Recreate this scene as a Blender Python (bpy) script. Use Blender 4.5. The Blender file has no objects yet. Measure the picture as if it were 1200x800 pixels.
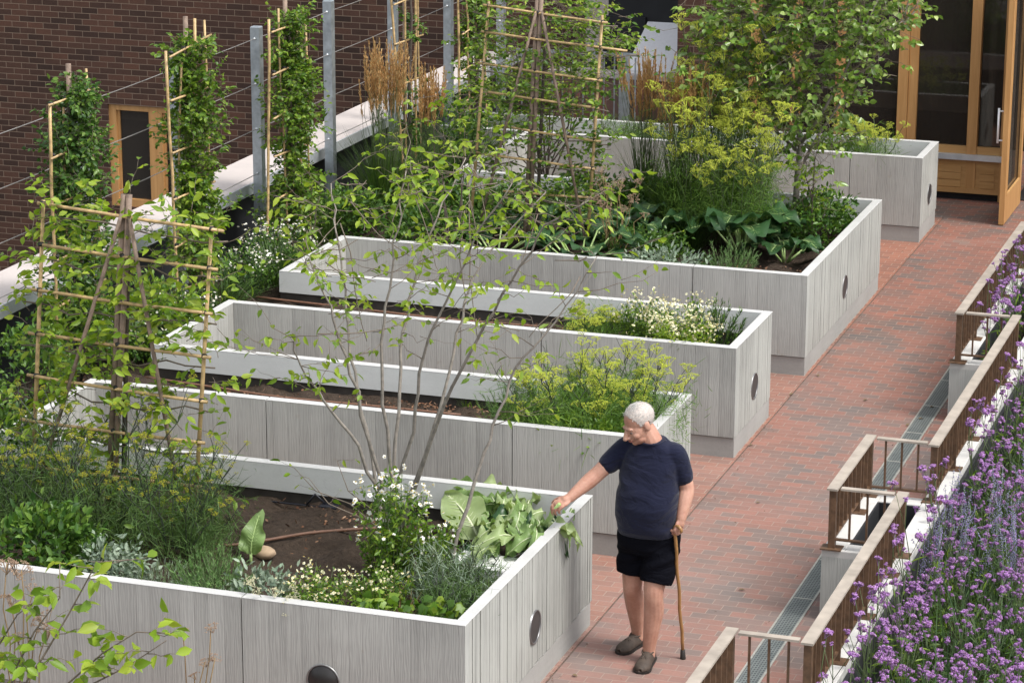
import bpy, math, random
import numpy as np
from mathutils import Vector, Matrix, Euler

scn = bpy.context.scene
COL = scn.collection
R = math.radians

# ------------------------------------------------------------------ camera numbers (solved from the photograph)
CF, CP, CR, CY = 3235.03, 0.268954, 0.00275, -0.32721
CPOS = np.array([5.00704, -13.93101, 6.66521])
_fw = np.array([math.sin(CY)*math.cos(CP), math.cos(CY)*math.cos(CP), -math.sin(CP)])
_rt = np.array([math.cos(CY), -math.sin(CY), 0.0]); _up = np.cross(_rt, _fw)
RT = _rt*math.cos(CR)+_up*math.sin(CR); UP = -_rt*math.sin(CR)+_up*math.cos(CR)
def at(u, v, ax, val):
    """a measured point of the photograph put on the plane axis=val"""
    d = _fw+RT*(u-600)/CF-UP*(v-400)/CF
    return CPOS+d*((val-CPOS[ax])/d[ax])
def aX(u, v, x): return at(u, v, 0, x)
def aY(u, v, y): return at(u, v, 1, y)
def aZ(u, v, z): return at(u, v, 2, z)
def seen(p):
    d = np.asarray(p)-CPOS; z = d@_fw
    return 600+CF*(d@RT)/z, 400-CF*(d@UP)/z

# ------------------------------------------------------------------ mesh builder
def nrm(a):
    a = np.asarray(a, float); l = np.linalg.norm(a, axis=-1, keepdims=True); return a/np.maximum(l, 1e-9)
class MB:
    def __init__(self): self.v = []; self.f = []; self.n = 0; self.sm = []
    def add(self, V, F, smooth=False):
        V = np.asarray(V, float).reshape(-1, 3); o = self.n
        self.v.append(V); self.n += len(V)
        for q in F: self.f.append(tuple(i+o for i in q))
        self.sm += [smooth]*len(F)
        return self
    def addarr(self, V, T, smooth=False):
        """V (n,k,3), T local faces; the same face list for each of n items"""
        n, k, _ = V.shape; o = self.n
        self.v.append(V.reshape(-1, 3)); self.n += n*k
        off = (np.arange(n)*k+o)
        for q in T:
            A = off[:, None]+np.array(q)[None, :]
            self.f += [tuple(r) for r in A.tolist()]
        self.sm += [smooth]*(n*len(T))
        return self
    def box(self, x0, x1, y0, y1, z0, z1):
        V = [(x0,y0,z0),(x1,y0,z0),(x1,y1,z0),(x0,y1,z0),(x0,y0,z1),(x1,y0,z1),(x1,y1,z1),(x0,y1,z1)]
        return self.add(V, [(0,3,2,1),(4,5,6,7),(0,1,5,4),(1,2,6,5),(2,3,7,6),(3,0,4,7)])
    def bevbox(self, x0, x1, y0, y1, z0, z1, b=.006):
        bm_v = []
        for z, i in ((z0, 0), (z1-b, 0), (z1, b)):
            for (x, y) in ((x0+i,y0+i),(x1-i,y0+i),(x1-i,y1-i),(x0+i,y1-i)): bm_v.append((x, y, z))
        F = [(0,3,2,1),(8,9,10,11)]
        for r in (0, 4):
            for k in range(4): F.append((r+k, r+(k+1) % 4, r+4+(k+1) % 4, r+4+k))
        return self.add(bm_v, F)
    def tube(self, pts, rad, n=6, caps=True, smooth=True):
        P = np.asarray(pts, float); m = len(P)
        rad = np.full(m, rad) if np.isscalar(rad) else np.asarray(rad, float)
        T = np.zeros_like(P); T[1:-1] = P[2:]-P[:-2]; T[0] = P[1]-P[0]; T[-1] = P[-1]-P[-2]; T = nrm(T)
        ref = np.array([0,0,1.]) if abs(T[0][2]) < .9 else np.array([1.,0,0])
        a = nrm(np.cross(T[0], ref)); V = []
        ang = np.arange(n)*2*math.pi/n; ca, sa = np.cos(ang), np.sin(ang)
        for i in range(m):
            a = nrm(a-T[i]*(a@T[i])); b = np.cross(T[i], a)
            V.append(P[i]+rad[i]*(ca[:, None]*a+sa[:, None]*b))
        F = []
        for i in range(m-1):
            for k in range(n):
                F.append((i*n+k, i*n+(k+1) % n, (i+1)*n+(k+1) % n, (i+1)*n+k))
        if caps: F += [tuple(range(n-1, -1, -1)), tuple((m-1)*n+k for k in range(n))]
        return self.add(np.concatenate(V), F, smooth)
    def bar(self, p0, p1, w, h, up=(0,0,1)):
        p0 = np.asarray(p0, float); p1 = np.asarray(p1, float); d = nrm(p1-p0); u = np.asarray(up, float)
        s = nrm(np.cross(d, u)); u = np.cross(s, d); V = []
        for p in (p0, p1):
            for a, b in ((-1,-1),(1,-1),(1,1),(-1,1)): V.append(p+s*a*w/2+u*b*h/2)
        return self.add(V, [(3,2,1,0),(4,5,6,7),(0,1,5,4),(1,2,6,5),(2,3,7,6),(3,0,4,7)])
    def ell(self, c, r, M=None, nu=14, nv=9, smooth=True):
        c = np.asarray(c, float); V = [(0,0,-1)]
        for j in range(1, nv):
            t = math.pi*j/nv-math.pi/2
            for i in range(nu):
                p = 2*math.pi*i/nu; V.append((math.cos(t)*math.cos(p), math.cos(t)*math.sin(p), math.sin(t)))
        V.append((0,0,1)); V = np.array(V)*np.asarray(r, float)
        if M is not None: V = V@np.asarray(M).T
        F = []
        for i in range(nu): F.append((0, 1+(i+1) % nu, 1+i))
        for j in range(nv-2):
            for i in range(nu):
                a = 1+j*nu; F.append((a+i, a+(i+1) % nu, a+nu+(i+1) % nu, a+nu+i))
        a = 1+(nv-2)*nu; e = len(V)-1
        for i in range(nu): F.append((a+i, a+(i+1) % nu, e))
        return self.add(V+c, F, smooth)
    def cap(self, p0, p1, r0, r1, n=10):
        """rounded tapered limb"""
        p0 = np.asarray(p0, float); p1 = np.asarray(p1, float); d = nrm(p1-p0)
        P = []; Rr = []
        for k in range(4):
            t = k*math.pi/8; P.append(p0-d*r0*math.cos(t)); Rr.append(max(r0*math.sin(t), .0008))
        for k in range(5): t = k/4; P.append(p0+(p1-p0)*t); Rr.append(r0+(r1-r0)*t)
        for k in range(3, -1, -1):
            t = k*math.pi/8; P.append(p1+d*r1*math.cos(t)); Rr.append(max(r1*math.sin(t), .0008))
        return self.tube(P, Rr, n)
    def leaves(self, P, D, N, L, W, droop=.18, fold=.22):
        P = np.asarray(P, float); D = nrm(D); S = nrm(np.cross(D, N)); N = np.cross(S, D)
        L = np.asarray(L, float).reshape(-1, 1); W = np.asarray(W, float).reshape(-1, 1)
        def pt(t, w, k): return P+D*L*t+S*W*w*.5+N*(W*fold*(abs(w)-.35)-droop*L*t*t*k)
        V = [pt(0, 0, 0), pt(.28, .82, 1), pt(.30, 0, 1), pt(.28, -.82, 1), pt(.62, .86, 1), pt(.65, 0, 1), pt(.62, -.86, 1), pt(1, 0, 1)]
        return self.addarr(np.stack(V, 1), [(0,2,1),(0,3,2),(1,2,5,4),(2,3,6,5),(4,5,7),(5,6,7)], True)
    def blades(self, P, D, B, L, W):
        """grass blades: start D, bend towards B"""
        P = np.asarray(P, float); D = nrm(D); B = np.asarray(B, float); n = len(P)
        L = np.broadcast_to(np.asarray(L, float).reshape(-1, 1), (n, 1)); W = np.broadcast_to(np.asarray(W, float).reshape(-1, 1), (n, 1))
        S = nrm(np.cross(D, nrm(B)+np.array([.01,.013,.007]))); out = []
        for t, w in ((0, .8), (.4, 1.), (.75, .7)):
            c = P+(D*t+B*t*t)*L; out += [c+S*W*w*.5, c-S*W*w*.5]
        out.append(P+(D+B)*L)
        return self.addarr(np.stack(out, 1), [(0,1,3,2),(2,3,5,4),(4,5,6)], True)
    def blobs(self, P, Rr, squash=1.):
        P = np.asarray(P, float); Rr = np.broadcast_to(np.asarray(Rr, float).reshape(-1, 1), (len(P), 1))
        o = np.array([(1,0,0),(0,1,0),(-1,0,0),(0,-1,0),(0,0,squash),(0,0,-squash)], float)
        V = P[:, None, :]+Rr[:, None, :]*o[None]
        return self.addarr(V, [(0,1,4),(1,2,4),(2,3,4),(3,0,4),(1,0,5),(2,1,5),(3,2,5),(0,3,5)], True)
    def discs(self, P, N, Rr, k=7, cup=0.):
        P = np.asarray(P, float); N = nrm(N); A = nrm(np.cross(N, np.array([.31,.77,.11]))); B = np.cross(N, A)
        Rr = np.broadcast_to(np.asarray(Rr, float).reshape(-1, 1), (len(P), 1)); out = [P]
        for i in range(k):
            a = 2*math.pi*i/k; s = 1. if i % 2 == 0 or k < 9 else .72
            out.append(P+s*Rr*(A*math.cos(a)+B*math.sin(a))+N*Rr*cup)
        return self.addarr(np.stack(out, 1), [(0, 1+i, 1+(i+1) % k) for i in range(k)], True)
    def array(self): return np.concatenate(self.v) if self.v else np.zeros((0, 3))
    def mesh(self, name, mat, off=(0,0,0)):
        me = bpy.data.meshes.new(name); V = self.array()-np.asarray(off, float)
        me.from_pydata(V.tolist(), [], self.f)
        if self.sm: me.polygons.foreach_set('use_smooth', self.sm)
        if mat: me.materials.append(mat)
        me.update(); return me
    def build(self, name, mat, parent=None, off=None):
        if off is None:
            off = np.zeros(3); p = parent
            while p is not None: off = off+np.array(p.location); p = p.parent
        o = bpy.data.objects.new(name, self.mesh(name, mat, off)); COL.objects.link(o)
        if parent is not None: o.parent = parent
        return o

def tag(o, label=None, cat=None, group=None, kind=None):
    if label: o['label'] = label
    if cat: o['category'] = cat
    if group: o['group'] = group
    if kind: o['kind'] = kind
    return o
def thing(name, label, cat, loc=(0,0,0), group=None):
    o = bpy.data.objects.new(name, None); COL.objects.link(o); o.location = tuple(float(x) for x in loc)
    o.empty_display_size = .1
    return tag(o, label, cat, group)
def copy_tree(o, parent=None):
    c = o.copy(); COL.objects.link(c)
    if parent is not None: c.parent = parent
    for ch in list(o.children): copy_tree(ch, c)
    return c
def structure(o): o['kind'] = 'structure'; return o

# ------------------------------------------------------------------ materials
def new_mat(name):
    m = bpy.data.materials.new(name); m.use_nodes = True; nt = m.node_tree
    return m, nt, nt.nodes, nt.links, nt.nodes['Principled BSDF']
def N(nt, t, **kw):
    n = nt.nodes.new(t)
    for k, v in kw.items():
        if k in n.inputs: n.inputs[k].default_value = v
        else: setattr(n, k, v)
    return n
def math_n(nt, op, a, b=None, c=None):
    n = nt.nodes.new('ShaderNodeMath'); n.operation = op
    for i, x in enumerate((a, b, c)):
        if x is None: continue
        if isinstance(x, (int, float)): n.inputs[i].default_value = x
        else: nt.links.new(x, n.inputs[i])
    return n.outputs[0]
def mixc(nt, fac, a, b, mode='MIX'):
    n = nt.nodes.new('ShaderNodeMix'); n.data_type = 'RGBA'; n.blend_type = mode
    for s, x in ((n.inputs['Factor'], fac), (n.inputs[6], a), (n.inputs[7], b)):
        if isinstance(x, (int, float)): s.default_value = x
        elif isinstance(x, (tuple, list)): s.default_value = (*x[:3], 1)
        else: nt.links.new(x, s)
    return n.outputs[2]
def ramp(nt, fac, stops):
    n = nt.nodes.new('ShaderNodeValToRGB'); e = n.color_ramp.elements
    while len(e) < len(stops): e.new(.5)
    for i, (p, c) in enumerate(stops): e[i].position = p; e[i].color = (*c, 1)
    nt.links.new(fac, n.inputs[0]); return n.outputs[0]
def wpos(nt): return nt.nodes.new('ShaderNodeNewGeometry').outputs['Position']
def objco(nt): return nt.nodes.new('ShaderNodeTexCoord').outputs['Object']
def scaled(nt, vec, s):
    n = nt.nodes.new('ShaderNodeVectorMath'); n.operation = 'MULTIPLY'; nt.links.new(vec, n.inputs[0])
    n.inputs[1].default_value = s; return n.outputs[0]
def noise(nt, vec, scale, detail=4, rough=.55, dist=0.):
    n = N(nt, 'ShaderNodeTexNoise', Scale=scale, Detail=detail, Roughness=rough, Distortion=dist)
    if vec is not None: nt.links.new(vec, n.inputs['Vector'])
    return n.outputs['Fac']
def bump(nt, h, strength, dist, bsdf):
    b = N(nt, 'ShaderNodeBump', Strength=strength, Distance=dist); nt.links.new(h, b.inputs['Height'])
    nt.links.new(b.outputs[0], bsdf.inputs['Normal']); return b

def plain(name, col, rough=.6, metal=0., var=.15, scale=30., bmp=0., spec=.5):
    m, nt, ns, lk, b = new_mat(name); p = objco(nt)
    f = noise(nt, p, scale, 5); lo = tuple(c*(1-var) for c in col); hi = tuple(min(1, c*(1+var)) for c in col)
    lk.new(ramp(nt, f, [(.3, lo), (.7, hi)]), b.inputs['Base Color'])
    b.inputs['Roughness'].default_value = rough; b.inputs['Metallic'].default_value = metal
    b.inputs['Specular IOR Level'].default_value = spec
    if bmp: bump(nt, f, bmp, .01, b)
    return m
def leafmat(name, stops, rough=.45, trans=.3, tcol=None, spec=.35):
    m, nt, ns, lk, b = new_mat(name)
    g = nt.nodes.new('ShaderNodeNewGeometry'); k = len(stops)
    c = ramp(nt, g.outputs['Random Per Island'], [(i/max(1, k-1), s) for i, s in enumerate(stops)])
    f = noise(nt, objco(nt), 5., 2)
    c = mixc(nt, 1., c, ramp(nt, f, [(.3, (.8, .8, .8)), (.7, (1.15, 1.15, 1.1))]), 'MULTIPLY')
    lk.new(c, b.inputs['Base Color']); b.inputs['Roughness'].default_value = rough
    b.inputs['Specular IOR Level'].default_value = spec
    if trans:
        t = nt.nodes.new('ShaderNodeBsdfTranslucent'); lk.new(mixc(nt, 1., c, tcol or (1.3, 1.35, .7), 'MULTIPLY'), t.inputs[0])
        mx = nt.nodes.new('ShaderNodeMixShader'); mx.inputs[0].default_value = trans
        lk.new(b.outputs[0], mx.inputs[1]); lk.new(t.outputs[0], mx.inputs[2])
        lk.new(mx.outputs[0], ns['Material Output'].inputs[0])
    return m

def concrete_boards(name, base, pitch=.087, groove=.5, grain=.35, ribs=0.):
    """concrete cast against sawn vertical boards"""
    m, nt, ns, lk, b = new_mat(name); p = wpos(nt)
    sx = nt.nodes.new('ShaderNodeSeparateXYZ'); lk.new(p, sx.inputs[0])
    u = math_n(nt, 'ADD', sx.outputs[0], sx.outputs[1]); z = sx.outputs[2]
    c1 = nt.nodes.new('ShaderNodeCombineXYZ'); lk.new(u, c1.inputs[0])
    wob = noise(nt, c1.outputs[0], 6., 1)
    uu = math_n(nt, 'ADD', math_n(nt, 'DIVIDE', u, pitch), math_n(nt, 'MULTIPLY', wob, .9))
    fl = math_n(nt, 'FLOOR', uu); fr = math_n(nt, 'FRACT', uu)
    wn = N(nt, 'ShaderNodeTexWhiteNoise', noise_dimensions='1D'); lk.new(fl, wn.inputs['W']); tone = wn.outputs['Value']
    cg = nt.nodes.new('ShaderNodeCombineXYZ'); lk.new(math_n(nt, 'MULTIPLY', u, 1.), cg.inputs[0])
    lk.new(math_n(nt, 'MULTIPLY', z, .11), cg.inputs[2]); lk.new(math_n(nt, 'MULTIPLY', fl, 3.7), cg.inputs[1])
    wv = N(nt, 'ShaderNodeTexWave', Scale=17., Distortion=9., Detail=2.5); wv.inputs['Detail Scale'].default_value = 2.2
    wv.bands_direction = 'X'; lk.new(cg.outputs[0], wv.inputs['Vector'])
    cn = nt.nodes.new('ShaderNodeCombineXYZ'); lk.new(math_n(nt, 'MULTIPLY', u, 150.), cn.inputs[0]); lk.new(math_n(nt, 'MULTIPLY', z, 5.), cn.inputs[2])
    fine = noise(nt, cn.outputs[0], 1., 3)
    big = noise(nt, p, 1.6, 4, .6)
    edge = math_n(nt, 'MINIMUM', fr, math_n(nt, 'SUBTRACT', 1., fr))
    gl = math_n(nt, 'SUBTRACT', 1., math_n(nt, 'MINIMUM', math_n(nt, 'DIVIDE', edge, .07), 1.))
    v = math_n(nt, 'ADD', .84, math_n(nt, 'MULTIPLY', tone, .13))
    v = math_n(nt, 'ADD', v, math_n(nt, 'MULTIPLY', math_n(nt, 'SUBTRACT', wv.outputs['Fac'], .5), grain*.24))
    v = math_n(nt, 'ADD', v, math_n(nt, 'MULTIPLY', math_n(nt, 'SUBTRACT', fine, .5), grain*.30))
    v = math_n(nt, 'ADD', v, math_n(nt, 'MULTIPLY', math_n(nt, 'SUBTRACT', big, .5), .5))
    v = math_n(nt, 'SUBTRACT', v, math_n(nt, 'MULTIPLY', gl, groove*.28))
    wp = N(nt, 'ShaderNodeTexWhiteNoise', noise_dimensions='1D'); lk.new(math_n(nt, 'FLOOR', math_n(nt, 'DIVIDE', u, 1.37)), wp.inputs['W'])
    v = math_n(nt, 'ADD', v, math_n(nt, 'MULTIPLY', math_n(nt, 'SUBTRACT', wp.outputs['Value'], .5), .14))
    # rain streaks running down from the top
    cs = nt.nodes.new('ShaderNodeCombineXYZ'); lk.new(math_n(nt, 'MULTIPLY', u, 9.), cs.inputs[0]); lk.new(math_n(nt, 'MULTIPLY', z, .6), cs.inputs[2])
    st = noise(nt, cs.outputs[0], 1., 3)
    v = math_n(nt, 'SUBTRACT', v, math_n(nt, 'MULTIPLY', math_n(nt, 'MAXIMUM', math_n(nt, 'SUBTRACT', st, .56), 0.), .7))
    col = mixc(nt, 1., base, ramp(nt, v, [(0., (0, 0, 0)), (1., (1, 1, .985))]), 'MULTIPLY')
    # a few rusty / greenish specks
    sp = noise(nt, p, 13., 2); col = mixc(nt, ramp(nt, sp, [(.68, (0, 0, 0)), (.8, (.35, .35, .35))]), col, (.30, .27, .21))
    lk.new(col, b.inputs['Base Color']); b.inputs['Roughness'].default_value = .85; b.inputs['Specular IOR Level'].default_value = .25
    h = math_n(nt, 'ADD', math_n(nt, 'MULTIPLY', wv.outputs['Fac'], grain*.5), math_n(nt, 'MULTIPLY', tone, .8))
    h = math_n(nt, 'SUBTRACT', math_n(nt, 'ADD', h, math_n(nt, 'MULTIPLY', fine, .3)), math_n(nt, 'MULTIPLY', gl, groove))
    if ribs:
        rw = noise(nt, c1.outputs[0], 34., 2); v = math_n(nt, 'ADD', v, math_n(nt, 'MULTIPLY', math_n(nt, 'SUBTRACT', rw, .5), .42)); lk.new(mixc(nt, 1., base, ramp(nt, v, [(0., (0, 0, 0)), (1., (1, 1, .985))]), 'MULTIPLY'), b.inputs['Base Color']); h = math_n(nt, 'ADD', h, math_n(nt, 'MULTIPLY', rw, ribs))
    bump(nt, h, .55, .006, b)
    return m
def concrete_plain(name, base, var=.18, streak=True):
    m, nt, ns, lk, b = new_mat(name); p = wpos(nt)
    a = noise(nt, p, 2.2, 6, .65); f = noise(nt, p, 60., 3); s = noise(nt, scaled(nt, p, (2., 2., 26.)), 1., 4)
    v = math_n(nt, 'ADD', math_n(nt, 'MULTIPLY', a, .55), math_n(nt, 'ADD', math_n(nt, 'MULTIPLY', f, .2), math_n(nt, 'MULTIPLY', s, .25)))
    lo = tuple(c*(1-var) for c in base); hi = tuple(min(1, c*(1+var)) for c in base)
    c = ramp(nt, v, [(.3, lo), (.7, hi)])
    sp = noise(nt, p, 9., 5, .7); c = mixc(nt, ramp(nt, sp, [(.60, (0, 0, 0)), (.78, (.4, .4, .4))]), c, tuple(x*.62 for x in base))
    pore = N(nt, 'ShaderNodeTexVoronoi', Scale=55.); lk.new(p, pore.inputs['Vector'])
    c = mixc(nt, ramp(nt, pore.outputs['Distance'], [(.06, (.5, .5, .5)), (.12, (0, 0, 0))]), c, tuple(x*.5 for x in base))
    lk.new(c, b.inputs['Base Color']); b.inputs['Roughness'].default_value = .85; b.inputs['Specular IOR Level'].default_value = .25
    bump(nt, v, .25, .006, b); return m
def brickmat(name, bw, bh, cols, mortar, ms, plane, grime=.3, off=.5, bumpd=.006):
    m, nt, ns, lk, b = new_mat(name); p = wpos(nt)
    sx = nt.nodes.new('ShaderNodeSeparateXYZ'); lk.new(p, sx.inputs[0]); cb = nt.nodes.new('ShaderNodeCombineXYZ')
    if plane == 'XY': lk.new(sx.outputs[0], cb.inputs[0]); lk.new(sx.outputs[1], cb.inputs[1])
    else: lk.new(math_n(nt, 'ADD', sx.outputs[0], sx.outputs[1]), cb.inputs[0]); lk.new(sx.outputs[2], cb.inputs[1])
    wob = noise(nt, p, 3., 2)
    br = N(nt, 'ShaderNodeTexBrick', Scale=1.); br.offset = off
    for k, v in (('Mortar Size', ms), ('Mortar Smooth', .25), ('Brick Width', bw), ('Row Height', bh)): br.inputs[k].default_value = v
    br.inputs['Color1'].default_value = (0, 0, 0, 1); br.inputs['Color2'].default_value = (1, 1, 1, 1); br.inputs['Mortar'].default_value = (.5, .5, .5, 1)
    lk.new(cb.outputs[0], br.inputs['Vector'])
    patch = noise(nt, p, .55, 3, .6); mid = noise(nt, p, 2.3, 3)
    t = math_n(nt, 'ADD', math_n(nt, 'MULTIPLY', br.outputs['Color'], .62 if plane == 'XZ' else .44), math_n(nt, 'MULTIPLY', math_n(nt, 'SUBTRACT', math_n(nt, 'ADD', patch, math_n(nt, 'MULTIPLY', mid, .5)), .55 if plane == 'XZ' else .58), .9 if plane == 'XZ' else 1.2))
    k = len(cols); c = ramp(nt, t, [(.04+.9*i/(k-1), s) for i, s in enumerate(cols)])
    f = noise(nt, p, 45., 4, .7); c = mixc(nt, 1., c, ramp(nt, f, [(.25, (.78, .78, .78)), (.75, (1.2, 1.2, 1.2))]), 'MULTIPLY')
    c = mixc(nt, br.outputs['Fac'], c, mortar)
    g = noise(nt, p, 1.1, 5, .65); c = mixc(nt, ramp(nt, g, [(.45, (0, 0, 0)), (.75, (grime, grime, grime))]), c, (.13, .11, .10) if plane == 'XY' else (.03, .02, .018))
    if plane == 'XY':       # pale trodden dust on the nearer, busier part of the walk
        d = math_n(nt, 'MULTIPLY', math_n(nt, 'MULTIPLY', noise(nt, p, .8, 4, .6), .80), ramp(nt, math_n(nt, 'DIVIDE', sx.outputs[1], 16.), [(.15, (1, 1, 1)), (.75, (.25, .25, .25))]))
        c = mixc(nt, d, c, (.285, .225, .205))
    lk.new(c, b.inputs['Base Color']); b.inputs['Roughness'].default_value = .8; b.inputs['Specular IOR Level'].default_value = .3
    h = math_n(nt, 'ADD', math_n(nt, 'MULTIPLY', br.outputs['Fac'], -1.), math_n(nt, 'MULTIPLY', f, .4))
    bump(nt, h, .5, bumpd, b); return m
def woodmat(name, c0, c1, axis=2, rough=.5, sc=1.):
    m, nt, ns, lk, b = new_mat(name); p = wpos(nt); s = [22*sc]*3; s[axis] = 1.6*sc
    f = noise(nt, scaled(nt, p, tuple(s)), 1., 5, .6, .4); g = noise(nt, p, 1.7, 2)
    v = math_n(nt, 'ADD', math_n(nt, 'MULTIPLY', f, .7), math_n(nt, 'MULTIPLY', g, .3))
    lk.new(ramp(nt, v, [(.3, c0), (.7, c1)]), b.inputs['Base Color']); b.inputs['Roughness'].default_value = rough
    bump(nt, f, .15, .003, b); return m
def soilmat(name, c0, c1):
    m, nt, ns, lk, b = new_mat(name); p = wpos(nt)
    f = noise(nt, p, 26., 8, .7); g = noise(nt, p, 3., 3); v = math_n(nt, 'ADD', math_n(nt, 'MULTIPLY', f, .65), math_n(nt, 'MULTIPLY', g, .35))
    c = ramp(nt, v, [(.3, c0), (.68, c1)])
    vo = N(nt, 'ShaderNodeTexVoronoi', Scale=42.); lk.new(p, vo.inputs['Vector'])
    c = mixc(nt, ramp(nt, vo.outputs['Distance'], [(.05, (.5, .5, .5)), (.16, (0, 0, 0))]), c, (.14, .105, .075))
    lk.new(c, b.inputs['Base Color']); b.inputs['Roughness'].default_value = .95; b.inputs['Specular IOR Level'].default_value = .15
    bump(nt, f, 1., .03, b); return m
def glassmat(name, clear=.42):
    m, nt, ns, lk, b = new_mat(name); b.inputs['Base Color'].default_value = (.040, .034, .029, 1); b.inputs['Roughness'].default_value = .03
    b.inputs['Specular IOR Level'].default_value = .95
    f = noise(nt, wpos(nt), 1.3, 2); bump(nt, f, .04, .02, b)
    t = nt.nodes.new('ShaderNodeBsdfTransparent'); t.inputs[0].default_value = (.8, .78, .74, 1)
    mx = nt.nodes.new('ShaderNodeMixShader'); mx.inputs[0].default_value = clear
    lk.new(b.outputs[0], mx.inputs[1]); lk.new(t.outputs[0], mx.inputs[2]); lk.new(mx.outputs[0], ns['Material Output'].inputs[0]); return m

M = {}
M['board'] = concrete_boards('board_marked_concrete', (.41, .415, .395), .098, .30, .42)
M['board_end'] = concrete_boards('ribbed_board_concrete', (.385, .388, .365), .05, .75, .35, 1.4)
M['smooth'] = concrete_plain('pale_cast_concrete', (.58, .59, .575), .10)
M['top'] = concrete_plain('bright_concrete_edge', (.43, .43, .418), .16)
M['plinth'] = concrete_plain('grey_plinth_concrete', (.32, .317, .30), .15)
M['pave'] = brickmat('red_brick_paving', .165, .094, [(.08, .072, .068), (.125, .082, .068), (.20, .078, .053), (.26, .096, .064), (.215, .135, .105)], (.27, .205, .16), .0034, 'XY', .35)
M['pave2'] = brickmat('orange_brick_paving', .165, .094, [(.13, .085, .068), (.22, .085, .053), (.285, .108, .064), (.23, .14, .10)], (.31, .24, .18), .0034, 'XY', .3)
M['brick'] = brickmat('dark_brown_brick', .228, .0775, [(.030, .017, .0125), (.052, .027, .019), (.076, .037, .025), (.115, .052, .033)], (.20, .145, .105), .0046, 'XZ', .25)
M['soil'] = soilmat('dark_soil', (.022, .016, .012), (.085, .062, .046))
M['soil2'] = soilmat('shaded_soil', (.018, .014, .010), (.055, .042, .03))  # darker copy of the soil, shade put into its colour
M['ground'] = soilmat('courtyard_ground', (.06, .055, .05), (.12, .11, .10))
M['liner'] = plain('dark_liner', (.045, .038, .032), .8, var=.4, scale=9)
M['joint'] = plain('sandy_joint', (.10, .075, .06), .9, var=.4, scale=9)
M['black'] = plain('black_board', (.011, .012, .014), .7, var=.3, scale=4)
M['stone'] = concrete_plain('pinkish_coping_stone', (.47, .425, .40), .12)
M['galv'] = plain('galvanised_steel', (.40, .44, .47), .45, .75, .22, 14.)
M['steel_strip'] = plain('pale_metal_strip', (.62, .65, .67), .4, .5, .08, 10.)
M['bamboo'] = plain('straw_bamboo', (.42, .29, .135), .5, 0, .35, 22.)
M['bamboo2'] = plain('grey_brown_stake', (.19, .135, .10), .7, 0, .35, 18.)
M['tie'] = plain('black_tie', (.012, .012, .012), .6)
M['wire'] = plain('grey_wire', (.42, .40, .38), .4, .7)
M['wood'] = woodmat('oiled_timber', (.38, .19, .06), (.56, .31, .12))
M['woodh'] = woodmat('oiled_timber_panel', (.40, .21, .07), (.56, .33, .13), 0)
M['glass'] = glassmat('dark_window_glass')
M['dark'] = plain('dark_interior', (.016, .012, .010), .8)
M['curtain'] = plain('grey_curtain', (.34, .29, .25), .9, var=.3)
M['bronze'] = plain('dark_bronze_metal', (.12, .068, .038), .5, .2, .35, 24.)
M['railtop'] = plain('weathered_bronze_handrail', (.34, .295, .245), .55, .1, .22, 7.)
M['curb'] = concrete_plain('white_concrete_curb', (.50, .49, .465), .14)
M['white'] = plain('white_panel_paint', (.80, .80, .82), .5, var=.04)
M['grate_frame'] = plain('zinc_channel_edge', (.42, .42, .38), .5, .5, .2, 30.)
M['hose'] = plain('brown_drip_pipe', (.15, .075, .045), .6)
M['plastic'] = plain('black_plastic', (.012, .013, .02), .45)
M['vent'] = plain('grey_vent_metal', (.10, .10, .10), .45, .7, .15, 6.)
M['rim'] = plain('grey_vent_rim', (.22, .22, .22), .4, .7)
M['lamp'] = plain('black_lamp_metal', (.035, .033, .032), .35, .5, .1)
def grating():
    m, nt, ns, lk, b = new_mat('steel_grating'); p = wpos(nt)
    ch = N(nt, 'ShaderNodeTexChecker', Scale=88.); lk.new(p, ch.inputs['Vector'])
    sx = nt.nodes.new('ShaderNodeSeparateXYZ'); lk.new(p, sx.inputs[0])
    fx = math_n(nt, 'FRACT', math_n(nt, 'MULTIPLY', sx.outputs[0], 50.)); fy = math_n(nt, 'FRACT', math_n(nt, 'MULTIPLY', sx.outputs[1], 30.))
    hole = math_n(nt, 'MULTIPLY', math_n(nt, 'GREATER_THAN', fx, .38), math_n(nt, 'GREATER_THAN', fy, .38))
    g = noise(nt, p, 8., 3); c = mixc(nt, hole, ramp(nt, g, [(.3, (.165, .185, .18)), (.7, (.235, .255, .245))]), (.055, .065, .065))
    lk.new(c, b.inputs['Base Color']); b.inputs['Metallic'].default_value = .4; b.inputs['Roughness'].default_value = .5
    return m
M['grating'] = grating()
# plants
M['bark'] = plain('grey_bark', (.23, .205, .175), .85, var=.3, scale=25, bmp=.3)
M['bark_dark'] = plain('dark_bark', (.075, .058, .045), .85, var=.3, scale=25)
M['twig'] = plain('thin_grey_twig', (.15, .12, .09), .8)
M['lime'] = leafmat('fresh_lime_leaf', [(.11, .20, .02), (.18, .29, .024), (.26, .37, .032), (.33, .41, .05)], .42, .42)
M['mid'] = leafmat('mid_green_leaf', [(.05, .115, .016), (.09, .18, .022), (.15, .25, .028), (.23, .32, .04)], .40, .34)
M['deep'] = leafmat('deep_green_leaf', [(.028, .075, .016), (.052, .12, .02), (.085, .17, .026), (.14, .23, .035)], .38, .25)
M['gloss'] = leafmat('glossy_pear_leaf', [(.085, .175, .024), (.145, .26, .034), (.23, .35, .06), (.42, .50, .20)], .30, .32, spec=.6)
M['feather'] = leafmat('feathery_green', [(.06, .14, .024), (.11, .21, .034), (.18, .29, .05)], .6, .36)
M['feather_dark'] = leafmat('bronze_fennel_green', [(.045, .095, .026), (.075, .14, .034), (.11, .18, .05)], .6, .3)
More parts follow.
